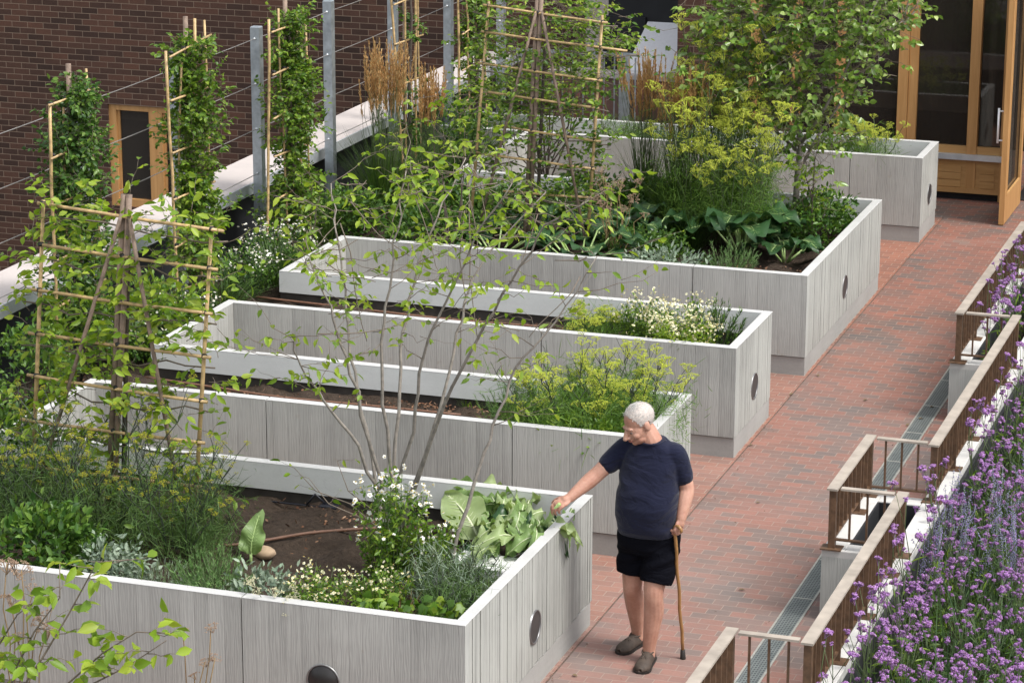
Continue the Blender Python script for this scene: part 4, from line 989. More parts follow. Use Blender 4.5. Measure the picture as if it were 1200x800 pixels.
st, le = needle_bush(8, .26, .2, 40, 40, .026, .0032); plant('rosemary', 'smaller rosemary between lavender and chard', 'rosemary', (-2.0, .82, SZ), [('stem', st, 'stemg'), ('foliage', le, 'rosem')], 'rosemary bushes')
# stone and chard
p = aZ(305, 655, SZ)
rk = MB(); rk.ell((0, 0, 0), (.085, .055, .045), None, 12, 8); rv = rk.v[0]; rv *= (1+np.random.default_rng(3).normal(0, .05, rv.shape))
rk_o = rk.build('stone', M['rock'], None, (0, 0, 0)); rk_o.location = (p[0], p[1]+.05, SZ+.03); tag(rk_o, 'tan rounded stone under the single chard leaf', 'stone')
rg = np.random.default_rng(9); le, rb = MB(), MB(); bigleaf(le, rb, (0, 0, .07), (.1, .1, 1), (.35, -1, .3), .26, .17, rg, .55, .13, 14, 11, .008); rb.tube([(0, 0, -.02), (0, 0, .08)], .010, 6)
plant('chard', 'single upright curled chard leaf beside the tan stone', 'chard', (p[0]-.02, p[1]-.10, SZ), [('leaf', le, 'chard'), ('stalk', rb, 'stalk')], rot=-.2)
# sage, feverfew, chamomile
st, le = leafy_bush(10, .24, .18, .32, 55, 12, .055, .022, up=.5); plant('sage', 'grey green sage at the front edge of the nearest bed', 'sage', (-1.42, .34, SZ), [('stem', st, 'stemg'), ('foliage', le, 'grey_leaf')], 'sage plants')
st, le, pe, ey = daisies(11, .42, .26, 46, 150, .012, 1300, .035); plant('yarrow', 'cream flowered yarrow spilling over the front wall of the nearest bed', 'yarrow', (-1.05, .32, SZ), [('stem', st, 'stemg'), ('foliage', le, 'mid'), ('petals', pe, 'cream'), ('flower_eye', ey, 'yolk')], 'low cream yarrow')
st, le, pe, ey = daisies(12, .30, .24, 40, 110, .011, 1200, .035); plant('yarrow', 'cream and green yarrow right of the sage under the chamomile', 'yarrow', (-.78, .68, SZ), [('stem', st, 'stemg'), ('foliage', le, 'mid'), ('petals', pe, 'cream'), ('flower_eye', ey, 'yolk')], 'low cream yarrow')
fl = MB(); st = MB(); rg = np.random.default_rng(13)
tips = np.stack([rg.uniform(-.14, .14, 9), rg.uniform(-.17, -.02, 9), rg.uniform(.20, .36, 9)], 1); fl = Heads(tips, rg, .04, 16)
for q in tips: st.tube(curve((0, .05, 0), q, .03, rg, 5, .03), .002, 4)
plant('dill', 'pale yellow green dill heads leaning over the wall joint', 'dill', (-1.23, .16, SZ), [('stem', st, 'stemg'), ('flower_head', fl, 'cream')])
st, le, pe, ey = daisies(14, .86, .24, 46, 120, .0175, 1500, .05, .2, topbias=.45); plant('chamomile', 'tall white chamomile at the foot of the multi-stemmed tree', 'chamomile', (-.90, 1.15, SZ), [('stem', st, 'stemg'), ('foliage', le, 'mid'), ('petals', pe, 'whitefl'), ('flower_eye', ey, 'yolk')], 'white chamomile')
st, le, pe, ey = daisies(15, .55, .20, 30, 50, .015, 900, .045, .2, topbias=.45); plant('chamomile', 'shorter white chamomile right of the tree stems', 'chamomile', (-.62, 1.25, SZ), [('stem', st, 'stemg'), ('foliage', le, 'mid'), ('petals', pe, 'whitefl'), ('flower_eye', ey, 'yolk')], 'white chamomile')
# silver feathery plant, strawberries, dry clump
st, fe, fl = fennel(16, .45, .22, 14, 1500, .02, .08, .1, .0); plant('artemisia', 'silvery feathery artemisia between the chamomile and the pale slab', 'artemisia', (-.42, .92, SZ), [('stem', st, 'stemg'), ('foliage', fe, 'grey_leaf')])
st, fe, fl = fennel(17, .34, .2, 12, 1500, .02, .08, .1, .0); st_, fe_, f_ = fennel(217, .36, .26, 14, 1700, .02, .08, .1, .0); plant('fine_herb', 'thin dark feathery herb half covering the pale slab', 'herb', (-.36, 1.0, SZ), [('stem', st_, 'stemd'), ('foliage', fe_, 'feather_dark')])
plant('fine_herb', 'dark fine leaved herb in the walkway corner of the nearest bed', 'herb', (-.30, .55, SZ), [('stem', st, 'stemd'), ('foliage', fe, 'feather_dark')])
rg = np.random.default_rng(18); le = MB(); st = MB(); n = 130
P = np.stack([rg.uniform(-.34, .34, n), rg.uniform(-.10, .16, n), rg.uniform(.16, .28, n)], 1); le.discs(P, upn(rg, n, .45), rg.uniform(.022, .042, n), 9, -.15)
for q in P[::3]: st.tube([(q[0]*.8, q[1]*.6, 0), q], .002, 4)
plant('strawberry', 'round leaved strawberry plants along the front corner wall', 'strawberry', (-.42, .24, SZ), [('stem', st, 'stemg'), ('foliage', le, 'mid')])
bl, s_, pm = grass_clump(19, 60, .22, .5, .006, 0); plant('dry_clump', 'dry straw coloured stump of old stems in the nearest bed', 'dry plant', (-.63, .62, SZ), [('blades', bl, 'straw')])
sl = MB().bevbox(-.19, .19, -.13, .13, 0, .10, .008).build('concrete_slab', M['smooth'], None, (0, 0, 0)); q = aZ(566, 656, SZ+.1); sl.location = (q[0], q[1], SZ-.0); sl.rotation_euler = (0, 0, R(-4)); tag(sl, 'pale flat concrete slab lying beneath the pulled greens', 'slab')
# pulled greens: broad leaves heaped over the corner, and the one stalk the man holds
rg = np.random.default_rng(20); c = aZ(596, 612, .86); t = thing('pulled_greens', 'heap of limp pulled horseradish leaves draped over the wall corner under his hand', 'greens', (c[0], c[1], SZ))
root = aZ(642, 612, .93)
for (u, v, z, dx, dy, dz, L, W, mt) in ((552, 600, .80, -.45, .35, .30, .34, .20, 'chard'), (585, 596, .84, -.9, .2, .1, .36, .16, 'chard'), (600, 605, .86, -.8, -.4, .0, .34, .17, 'rhubarb'), (618, 604, .88, -.5, -.9, .05, .32, .16, 'chard'),
        (628, 606, .90, .15, -1, -.15, .30, .17, 'rhubarb'), (640, 612, .92, .8, -.55, -.5, .24, .14, 'rhubarb'), (648, 606, .93, .75, -.9, -.65, .26, .10, 'rhubarb'), (610, 622, .86, -1, -.1, -.1, .38, .15, 'chard'), (590, 628, .82, -.7, -.7, 0, .30, .16, 'rhubarb'),
        (570, 612, .82, -1, .1, .15, .30, .17, 'chard'), (612, 598, .90, -.2, .9, .1, .24, .15, 'chard'), (600, 590, .84, -.7, .6, .25, .28, .14, 'rhubarb'), (625, 622, .90, -.5, -.8, -.1, .28, .15, 'chard')):
    for q in range(4):
        le, rb = MB(), MB(); b = aZ(u+rg.normal(0, 7*min(q, 2)), v+rg.normal(0, 5*min(q, 2)), z-.05+.015*min(q, 2)); bigleaf(le, rb, b, (dx+rg.normal(0, .4*q), dy+rg.normal(0, .4*q), dz+.06*q), (rg.normal(0, .4), rg.normal(0, .4), 1), L*(.95 if q == 0 else .72), W*.78, rg, .62, .17, 16, 11, .0045)
        l_ = le.build('leaf', M[mt if q == 0 else ('chard', 'palegreen', 'palegreen', 'chard')[rg.integers(0, 4)]], t); rb.build('midrib', M['stalk_white'], l_)
le, rb = MB(), MB(); b = aZ(560, 628, .72); bigleaf(le, rb, b, (-.62, .35, .62), (.45, -.75, .6), .42, .30, rg, .42, .09, 14, 11, .011); l_ = le.build('leaf', M['palegreen'], t); rb.build('midrib', M['stalk_white'], l_)
HS = MB(); hold = np.array([-.005, 1.715, 1.055]); HS.tube([root+(-.03, .0, -.02), root+(.02, .0, .04), (root+hold)/2+(0, 0, .02), hold+(.02, -.0, .03)], [.010, .019, .017, .012], 8).build('stalk', M['stalk'], t)
# pipes and little black fittings
def pipe(label, px, z=SZ+.02, r=.011, mat='hose', nm='drip_pipe', g='drip pipes on the soil'):
    pts = [aZ(u, v, z) for u, v in px]; P = []
    for i in range(len(pts)-1):
        for q in range(5): P.append(pts[i]+(pts[i+1]-pts[i])*q/5)
    P.append(pts[-1]); P = np.array(P)
    for _ in range(2): P[1:-1] = (P[:-2]+2*P[1:-1]+P[2:])/4
    tag(MB().tube(P, r, 7).build(nm, M[mat]), label, 'pipe', g)
pipe('brown drip pipe curving across the bare soil of the nearest bed', [(205, 632), (260, 640), (305, 634), (360, 624), (440, 618), (520, 622)])
pipe('brown drip pipe along the soil of the bed behind the man', [(170, 442), (240, 452), (330, 466), (420, 474), (540, 486)])
pipe('brown drip pipe on the soil of the third bed from the front', [(300, 348), (420, 362), (520, 374), (650, 384)])
pipe('thin black hose lying by the drip fitting in the nearest bed', [(300, 585), (340, 590), (378, 594)], SZ+.02, .006, 'plastic', 'black_hose', None)
def fitting(label, uv, s=1.):
    p = aZ(*uv, SZ); t = thing('drip_fitting', label, 'fitting', (p[0], p[1], SZ), 'black drip fittings')
    MB().bevbox(p[0]-.07*s, p[0]+.07*s, p[1]-.04*s, p[1]+.04*s, SZ-.02, SZ+.05*s, .01).build('housing', M['plastic'], t); q = MB(); q.tube([(p[0]-.03*s, p[1], SZ+.05*s), (p[0]-.10*s, p[1]-.03, SZ+.13*s), (p[0]-.16*s, p[1]-.05, SZ+.04)], .008, 6); q.build('hose_loop', M['plastic'], t)
fitting('black drip fitting on the soil of the nearest bed', (386, 598), .9); fitting('black drip fitting against the back wall of the bed behind the man', (458, 452), 1.1)
fitting('black drip fitting low on the third bed behind the leaves', (560, 372), .8)
# bark chips: countless, loose
rg = np.random.default_rng(22); ch = MB()
for (u, v, n, sx, sy) in ((545, 478, 700, .55, .16), (420, 600, 260, .45, .2), (330, 620, 120, .8, .3), (700, 376, 400, .5, .12), (640, 388, 250, .5, .1), (500, 590, 200, .3, .2), (300, 465, 90, 1., .1), (880, 318, 150, .3, .1)):
    c = aZ(u, v, SZ); P = np.stack([c[0]+rg.normal(0, sx, n), c[1]+rg.normal(0, sy, n), SZ+rg.uniform(.012, .035, n)], 1)
    ok = np.zeros(n, bool)
    for (a, b) in YB: ok |= (P[:, 1] > a+.1) & (P[:, 1] < b-.1)
    P = P[ok & (P[:, 0] < -.1)]; ch.leaves(P, rdir(rg, len(P), 0, 2.), upn(rg, len(P), .4), rg.uniform(.018, .045, len(P)), rg.uniform(.008, .018, len(P)), .02, .05)
tag(ch.build('bark_mulch', M['chip']), None, None, None, 'stuff')['label'] = 'loose bark mulch scattered on the bed soil'

# second bed: fennel, rosemary, purslane
st, fe, fl = fennel(23, .70, .55, 24, 6500, .052, .22, .12, .75, 4, (.45, 1.)); plant('fennel', 'yellow green flowering fennel behind the man, left half of the clump', 'fennel', (-.72, 4.35, SZ), [('stem', st, 'stemd'), ('foliage', fe, 'feather'), ('flower_head', fl, 'yellowgreen')], 'fennel behind the man')
st, fe, fl = fennel(24, .66, .42, 24, 6500, .052, .2, .12, .75, 4, (.45, 1.)); plant('fennel', 'yellow green flowering fennel behind the man at the walkway end of the bed', 'fennel', (-.36, 4.45, SZ), [('stem', st, 'stemd'), ('foliage', fe, 'feather'), ('flower_head', fl, 'yellowgreen')], 'fennel behind the man')
st, le = needle_bush(25, .46, .30, 66, 44, .03, .0035); plant('rosemary', 'tall rosemary at the left of the fennel behind the man', 'rosemary', (-1.12, 4.35, SZ), [('stem', st, 'stemg'), ('foliage', le, 'rosem')], 'rosemary bushes')
st, le = leafy_bush(26, .45, .22, .30, 70, 14, .045, .02); plant('low_herb', 'low dense green herb under the fennel along the wall edge', 'herb', (-.50, 4.02, SZ), [('stem', st, 'stemg'), ('foliage', le, 'mid')])
bl, s_, pm = grass_clump(27, 26, .16, .6, .008); plant('seedling', 'small green seedling in the mulch left of the tall rosemary', 'seedling', tuple(aZ(548, 480, SZ)), [('blades', bl, 'mid')])
for k, uv in enumerate(((283, 450), (318, 452), (300, 446))):
    bl, s_, pm = grass_clump(28+k, 14, .09, .7, .008); plant('seedling', ['tiny leftmost seedling on the bare soil of the bed behind the man', 'tiny rightmost seedling on the same bare soil strip', 'tiny seedling between two others on the bare soil strip'][k], 'seedling', tuple(aZ(*uv, SZ)), [('blades', bl, 'mid')])
# third bed: feverfew, dark shrub, fennel
st, le, pe, ey = daisies(30, .52, .34, 70, 420, .0125, 1800, .04); plant('feverfew', 'bushy white flowering feverfew at the end of the third bed', 'feverfew', (-.62, 6.85, SZ), [('stem', st, 'stemg'), ('foliage', le, 'mid'), ('petals', pe, 'cream'), ('flower_eye', ey, 'yolk')], 'white feverfew')
st, le, pe, ey = daisies(31, .46, .28, 50, 260, .0125, 1300, .04); plant('feverfew', 'second feverfew overhanging the front wall of the third bed', 'feverfew', (-.50, 6.52, SZ), [('stem', st, 'stemg'), ('foliage', le, 'lime'), ('petals', pe, 'cream'), ('flower_eye', ey, 'yolk')], 'white feverfew')
st, le, pe, ey = daisies(32, .5, .26, 46, 200, .012, 1200, .04); plant('feverfew', 'leftmost taller feverfew in the third bed', 'feverfew', (-.98, 6.95, SZ), [('stem', st, 'stemg'), ('foliage', le, 'mid'), ('petals', pe, 'cream'), ('flower_eye', ey, 'yolk')], 'white feverfew')
st, le = needle_bush(33, .50, .20, 46, 44, .034, .007); plant('upright_herb', 'dark upright herb with brownish tips at the corner of the third bed', 'herb', (-.36, 7.0, SZ), [('stem', st, 'stemd'), ('foliage', le, 'deep')])
st, fe, fl = fennel(34, .34, .3, 10, 1300, .05, .12, .15, 1.); plant('fennel', 'low yellow fennel at the left end of the feverfew', 'fennel', (-1.38, 6.85, SZ), [('stem', st, 'stemg'), ('foliage', fe, 'feather'), ('flower_head', fl, 'yellowgreen')])
# square bed
rg = np.random.default_rng(35)
def broad(label, loc, n, L, W, seed, name='rhubarb', cat='rhubarb', rad=.2, h=.3, mat='rhubarb'):
    rg = np.random.default_rng(seed); t = thing(name, label, cat, loc); loc = np.array(loc)
    for i in range(n):
        a = i*2.4+rg.uniform(-.3, .3); r = rad*rg.uniform(.3, 1.2); b = loc+np.array([math.cos(a)*r, math.sin(a)*r, h*rg.uniform(.45, 1.1)])
        le, rb = MB(), MB(); bigleaf(le, rb, b, (math.cos(a), math.sin(a), rg.uniform(-.1, .5)), (0, 0, 1), L*rg.uniform(.75, 1.15), W*1.25*rg.uniform(.8, 1.1), rg, .36, .11, 14, 11, .006)
        rb.tube([loc+np.array([math.cos(a)*.03, math.sin(a)*.03, 0]), b], [.012, .008], 6)
        l_ = le.build('leaf', M[mat], t); rb.build('stalk', M['stalk'], l_)
broad('large crinkled dark rhubarb leaves behind the front rosemary of the square bed', (-.98, 10.35, SZ), 12, .42, .38, 36, rad=.22, h=.38)
broad('dark rhubarb leaves close to the walkway wall of the square bed', (-.55, 10.25, SZ), 7, .28, .24, 37, rad=.16, h=.2)
broad('dark squash leaves at the foot of the far bamboo trellis', (-2.35, 10.35, SZ), 14, .26, .26, 38, 'squash', 'squash', .36, .34)
broad('dark squash leaves to the left of the far trellis stake', (-2.95, 10.2, SZ), 10, .24, .24, 39, 'squash', 'squash', .3, .3)
broad('dark squash leaves low behind the front wall of the square bed', (-2.25, 9.35, SZ), 12, .26, .26, 138, 'squash', 'squash', .36, .30)
broad('dark squash leaves in the left part of the square bed', (-3.1, 9.5, SZ), 12, .25, .25, 139, 'squash', 'squash', .4, .28)
for i, (x, y) in enumerate(((-3.75, 9.5), (-3.4, 10.6), (-2.7, 11.2), (-4.1, 10.6))):
    st, le = leafy_bush(140+i, .48, .5, .42, 100, 14, .065, .035); plant('ground_herb', ['dark leafy herb in the left corner of the square bed', 'dark leafy herb behind the squash at the trellis', 'dark leafy herb right of the far trellis stake', 'dark leafy herb farthest left in the square bed'][i], 'herb', (x, y, SZ), [('stem', st, 'stemd'), ('foliage', le, 'deep')])
broad('squash leaves between the far trellis and the plumed grass', (-1.95, 10.2, SZ), 9, .26, .25, 40, 'squash', 'squash', .28, .32)
st, le = leafy_bush(41, .42, .22, .24, 80, 12, .062, .026, up=.5); plant('sage', 'wide grey sage along the front wall of the square bed', 'sage', (-1.40, 9.2, SZ), [('stem', st, 'stemg'), ('foliage', le, 'grey_leaf')], 'sage plants')
st, le = needle_bush(42, .44, .24, 62, 46, .03, .0036); plant('rosemary', 'upright rosemary in front of the large rhubarb leaves', 'rosemary', (-.83, 9.25, SZ), [('stem', st, 'stemg'), ('foliage', le, 'rosem')], 'rosemary bushes')
bl, s_, pm = grass_clump(43, 460, 1.0, .42, .007, 78, 1.62, .34, .12); plant('feather_grass', 'tall green grass with rust tan plumes in the middle of the square bed', 'grass', (-1.72, 10.9, SZ), [('blades', bl, 'grass'), ('stem', s_, 'stemg'), ('plume', pm, 'plume')], 'plumed grasses')
bl, s_, pm = grass_clump(44, 180, .9, .30, .007, 50, 1.6, .34, .08); plant('feather_grass', 'narrower plumed grass left of the big one, against the far bed', 'grass', (-2.28, 11.6, SZ), [('blades', bl, 'grass'), ('stem', s_, 'stemg'), ('plume', pm, 'plume')], 'plumed grasses')
bl, s_, pm = grass_clump(45, 260, .55, .7, .008); plant('low_grass', 'low arching grass mound beside the plumed grass', 'grass', (-1.45, 10.35, SZ), [('blades', bl, 'grass')])
st, fe, fl = fennel(46, 2.12, .50, 25, 6500, .072, .2, .2, 1., 3, (.5, 1.)); plant('fennel', 'tall bright yellow green fennel left of the pear-like tree', 'fennel', (-1.28, 11.2, SZ), [('stem', st, 'stemg'), ('foliage', fe, 'feather'), ('flower_head', fl, 'yellowgreen')], 'tall yellow fennel')
st, fe, fl = fennel(47, 1.45, .45, 25, 5200, .070, .2, .2, 1., 3, (.4, 1.)); st3, fe3, fl3 = fennel(147, 1.75, .42, 25, 4000, .07, .2, .2, 1., 3, (.5, 1.)); plant('fennel', 'bright fennel nearest the rust plumed grass', 'fennel', (-1.50, 10.75, SZ), [('stem', st3, 'stemg'), ('foliage', fe3, 'feather'), ('flower_head', fl3, 'yellowgreen')], 'tall yellow fennel', 1.)
plant('fennel', 'lower bright fennel in front of the tall one, above the rhubarb', 'fennel', (-1.10, 10.55, SZ), [('stem', st, 'stemg'), ('foliage', fe, 'feather'), ('flower_head', fl, 'yellowgreen')], 'tall yellow fennel')
st, le = leafy_bush(48, .34, .65, .42, 120, 16, .06, .028); plant('green_shrub', 'dense mid green shrub along the walkway wall of the square bed', 'shrub', (-.48, 11.2, SZ), [('stem', st, 'stemd'), ('foliage', le, 'deep')])
st, le = leafy_bush(49, .7, .5, .40, 150, 14, .06, .03); plant('ground_herb', 'dark low herbs filling the back of the square bed', 'herb', (-2.1, 11.4, SZ), [('stem', st, 'stemd'), ('foliage', le, 'deep')])
st, le = leafy_bush(50, .45, .35, .30, 90, 14, .05, .025); plant('ground_herb', 'dark low herbs between the sage and the grass', 'herb', (-1.75, 9.75, SZ), [('stem', st, 'stemd'), ('foliage', le, 'deep')])
fl, st = MB(), MB(); rg = np.random.default_rng(51); tips = np.stack([rg.normal(0, .13, 14), rg.normal(0, .12, 14), rg.uniform(.45, 1.0, 14)], 1); fl = Heads(tips, rg, .055, 22)
for q in tips: st.tube(curve((0, 0, 0), q, .02, rg, 6, .03), .0028, 4)
plant('dry_umbels', 'dried pinkish seed umbels standing left of the tall plumed grass', 'dry plant', (-1.98, 9.55, SZ), [('stem', st, 'straw'), ('seed_head', fl, 'dried')], 'dried seed umbels')
fl, st = MB(), MB(); tips = np.stack([rg.normal(0, .16, 9), rg.normal(0, .12, 9), rg.uniform(.9, 1.35, 9)], 1); fl = Heads(tips, rg, .055, 22)
for q in tips: st.tube(curve((0, 0, 0), q, .02, rg, 6, .03), .0028, 4)
plant('dry_umbels', 'dried brownish seed umbels against the pear-like tree trunk', 'dry plant', (-1.0, 10.95, SZ), [('stem', st, 'straw'), ('seed_head', fl, 'dried')], 'dried seed umbels')
# a tall dried flower head rising between the beds
q0 = aZ(738, 330, SZ); 
# farthest bed
st, fe, fl = fennel(52, .62, .42, 14, 1700, .06, .2, .2, .8); plant('fennel', 'fine dark fennel in the farthest bed by the timber doors', 'fennel', (-.55, 14.5, SZ), [('stem', st, 'stemg'), ('foliage', fe, 'feather'), ('flower_head', fl, 'yellowgreen')])
st, le = leafy_bush(53, .3, .25, .35, 60, 12, .05, .025); plant('green_shrub', 'small green shrub in the farthest bed left of the fennel', 'shrub', (-1.0, 14.5, SZ), [('stem', st, 'stemg'), ('foliage', le, 'mid')])
for i, x in enumerate((-3.45, -2.9, -2.4)):
    st, fe, fl = fennel(54+i, .42, .32, 12, 1500, .04, .2, .1, .0); plant('feathery_herb', ['feathery green herb at the left of the farthest bed', 'feathery green herb by the joint of the farthest bed', 'feathery green herb behind the rust grass plumes'][i], 'herb', (x, 14.5, SZ), [('stem', st, 'stemg'), ('foliage', fe, 'feather')], 'feathery herbs in the farthest bed')
# strip along the parapet
bl, s_, pm = grass_clump(57, 420, .95, .40, .0075, 84, 1.66, .36, .13); plant('feather_grass', 'tall grass with golden tan plumes against the parapet coping', 'grass', (-4.75, 10.9, SZ), [('blades', bl, 'grass'), ('stem', s_, 'stemg'), ('plume', pm, 'plume')], 'plumed grasses')
bl, s_, pm = grass_clump(58, 260, .8, .40, .0075, 46, 1.35, .32, .12); plant('feather_grass', 'shorter tan plumed grass right of the golden one', 'grass', (-4.55, 11.6, SZ), [('blades', bl, 'grass'), ('stem', s_, 'stemg'), ('plume', pm, 'plume')], 'plumed grasses')
for i, (x, y, r, h, n) in enumerate(((-4.75, 8.35, .40, .50, 260), (-4.75, 7.5, .36, .45, 150), (-4.7, 6.1, .36, .42, 140), (-4.7, 5.3, .36, .4, 120))):
    st, le, pe, ey = daisies(60+i, h, r, 60, n, .0115, 1500, .045, .1); plant('white_aster', ['white flowered aster mound below the bare galvanised post', 'white flowered aster left of the tall narrow alcove corner', 'sparse white aster behind the left trellis', 'sparse white aster lowest along the parapet'][i], 'aster', (x, y, SZ), [('stem', st, 'stemd'), ('foliage', le, 'deep'), ('petals', pe, 'whitefl'), ('flower_eye', ey, 'yolk')], 'white asters along the parapet')
for i, (x, y, n, L) in enumerate(((-4.62, 7.95, 300, .5), (-4.65, 6.75, 260, .5), (-4.9, 9.6, 260, .55), (-4.7, 12.6, 260, .6), (-4.7, 13.4, 200, .6), (-4.8, 10.2, 200, .5))):
    bl, s_, pm = grass_clump(70+i, n, L, .75, .009, 0, base=.16); plant('low_grass', ['dark arching grass tuft at the white aster mound', 'dark grass tuft left of the second alcove corner', 'dark grass tuft at the foot of the tall galvanised post', 'dark grass tuft behind the golden plumes', 'dark grass tuft near the far trellis', 'dark grass tuft just left of the golden plumes'][i], 'grass', (x, y, SZ), [('blades', bl, 'grass')], 'dark grass tufts along the parapet')
for i, (x, y, rx, ry, h, mt) in enumerate(((-4.85, 4.6, .4, .5, .75, 'mid'), (-4.75, 3.5, .42, .5, .7, 'deep'), (-4.8, 2.6, .4, .5, .7, 'mid'), (-4.75, 5.7, .38, .45, .55, 'mid'), (-4.8, 12.9, .4, .5, .8, 'deep'), (-4.7, 14.6, .5, .5, .8, 'mid'), (-4.75, 10.0, .35, .4, .4, 'deep'), (-4.0, 1.9, .4, .4, .6, 'deep'))):
    st, le = leafy_bush(80+i, rx, ry, h, 95, 14, .055, .03)
    plant('green_shrub', ['green shrub at the foot of the leftmost pleached tree', 'dark shrub at the left edge behind the trellis', 'shrub by the left picture edge under the parapet', 'shrub at the second alcove corner', 'dark shrub beneath the far trellis by the parapet', 'shrub at the parapet end', 'low dark shrub right of the tall post', 'dark shrub left of the big trellis in the nearest bed'][i], 'shrub', (x, y, SZ), [('stem', st, 'stemd'), ('foliage', le, mt)], 'shrubs along the parapet')

# =================================================================== FOREGROUND STEMS (bottom left)
rg = np.random.default_rng(101)
tw, le = MB(), MB(); yb = -2.15
base = np.array([-1.75, yb, SZ])
for px in ([(10, 830), (50, 770), (80, 720), (110, 665), (150, 655)], [(20, 840), (80, 800), (120, 765), (160, 740), (205, 742)], [(5, 830), (20, 780), (40, 740), (70, 700), (70, 660)], [(0, 820), (-10, 770), (20, 720), (60, 690)], [(60, 840), (110, 800), (150, 780), (195, 750)], [(-20, 830), (-25, 760), (-5, 700)]):
    P = np.array([base]+[aY(u, v, yb+rg.normal(0, .05)) for u, v in px]); tw.tube(P, np.linspace(.008, .0025, len(P)), 6)
    for i in range(2, len(P)):
        for k in range(3):
            twig_leaves(tw, le, P[i]-(P[i]-P[i-1])*rg.random(), (rg.normal(), rg.normal()*.6, .2), rg.uniform(.1, .22), rg, rg.integers(3, 5), .105, .056, .003)
plant('foreground_branch', 'lime leaved young branch rising in front of the nearest bed at lower left', 'shrub', base, [('x', MB(), 'twig')])
fb_o = [o for o in COL.objects if o.name.startswith('foreground_branch')][0]
tw.build('stem', M['twig'], fb_o); le.build('foliage', M['lime'], fb_o)
for k, (pts, lab) in enumerate((([(25, 668), (8, 660), (40, 690), (12, 700), (48, 725), (20, 745), (55, 740)], 'faded pink umbel seed heads at the lower left picture edge'), ([(247, 735), (240, 775), (252, 770), (214, 738), (228, 790)], 'dried tan seed umbels in front of the nearest wall panel'))):
    st, fl = MB(), MB(); tips = np.array([aY(u, v, yb+.2) for u, v in pts]); b = np.array([tips[:, 0].mean()-.1, yb+.2, SZ]); fl = Heads(tips, rg, .06 if k == 0 else .035, 26)
    for q in tips: st.tube(curve(b, q, .02, rg, 6, .02), .0032, 5)
    t = thing('dry_umbels', lab, 'dry plant', b, 'dried umbels in the foreground'); st.build('stem', M['straw'], t); fl.build('seed_head', None, t, b, 'dried')

# =================================================================== VERBENA BED (right)
rg = np.random.default_rng(200)
gc = MB(); n = 24000
P = np.stack([rg.uniform(2.06, 5.2, n), rg.uniform(-2.5, 13.5, n), np.full(n, -.04)], 1)
uvs = np.array([seen(p) for p in P]); P = P[(uvs[:, 0] > 850) & (uvs[:, 0] < 1420) & (uvs[:, 1] < 1010)]; n = len(P)
gc.blades(P, rdir(rg, n, 1.8), rg.normal(0, .3, (n, 3))-np.array([0, 0, .1]), rg.uniform(.18, .66, n)*np.where(P[:, 0] < 2.25, .55, 1.), rg.uniform(.005, .013, n))
tag(gc.build('ground_cover', M['undergrowth']), None, None, None, 'stuff')['label'] = 'dense narrow leaved green undergrowth below the verbena'
gd = MB(); k = rg.integers(0, n, 5200); gd.leaves(P[k]+np.stack([rg.normal(0, .05, 5200), rg.normal(0, .05, 5200), rg.uniform(.05, .42, 5200)], 1), rdir(rg, 5200, .5), upn(rg, 5200, .6), rg.uniform(.04, .09, 5200), rg.uniform(.010, .02, 5200), .2)
tag(gd.build('ground_cover', M['grass']), None, None, None, 'stuff')['label'] = 'low leafy green undergrowth below the verbena'
def verb_head(seed):
    rg = np.random.default_rng(seed); mb = MB(); m = rg.integers(4, 8)
    for w in range(m):
        a = rg.uniform(0, 6.28); q = .030*math.sqrt(rg.random()) if w else 0.; o = np.array([math.cos(a)*q, math.sin(a)*q, rg.normal(.004, .007)-q*.25]); r = rg.uniform(.010, .017); n = 20
        d = rdir(rg, n, .5); d[:, 2] = np.abs(d[:, 2])*.75-.1; mb.blobs(o+d*r, rg.uniform(.0042, .0075, n), .8); mb.ell(o, (r*.8, r*.8, r*.6), None, 6, 5); mb.tube([(0, 0, -.045), o-np.array([0, 0, .006])], .0012, 3, False)
    return mb.mesh('flower_head', M['purple'])
VHEAD = [verb_head(700+k) for k in range(8)]
def verbena_parts(seed):
    rg = np.random.default_rng(seed); st, le, hs_ = MB(), MB(), []
    for i in range(rg.integers(3, 5)):
        a = rg.uniform(0, 6.28); s = rg.uniform(.03, .2); e = np.array([math.cos(a)*s, math.sin(a)*s, rg.uniform(.62, 1.0)]); c = curve((math.cos(a)*.02, math.sin(a)*.02, 0), e, .01, rg, 6, .012); st.tube(c, np.linspace(.0036, .002, 6), 4)
        hs_.append(e)
        for k in range(rg.integers(2, 5)):
            j = rg.integers(2, 5); aa = rg.uniform(0, 6.28); l = rg.uniform(.12, .26); q = c[j]+np.array([math.cos(aa)*l*.5, math.sin(aa)*l*.5, l]); st.tube([c[j], (c[j]+q)/2+(0, 0, -.01), q], .0018, 4); hs_.append(q)
        m = 12; t = rg.uniform(.05, .6, m); Q = np.stack([np.interp(t, np.linspace(0, 1, 6), c[:, k]) for k in range(3)], 1); le.leaves(Q, rdir(rg, m, .4), upn(rg, m), rg.uniform(.05, .11, m), rg.uniform(.010, .018, m), .3)
    return st, le, hs_
protos = []
VL = 'slender purple verbena with clustered flower heads in the planting outside the railing'
spots = []
tries = 0
while len(spots) < 76 and tries < 9000:
    tries += 1; x = rg.uniform(2.16, 4.7); y = rg.uniform(-1.6, 11.5); u, v = seen((x, y, .75))
    if not (900 < u < 1235 and 225 < v < 850): continue
    if x < 2.35 and rg.random() < .3: continue
    if any((x-a)**2+(y-b)**2 < .19**2 for a, b, _ in spots): continue
    spots.append((x, y, rg.uniform(.68, .98)))
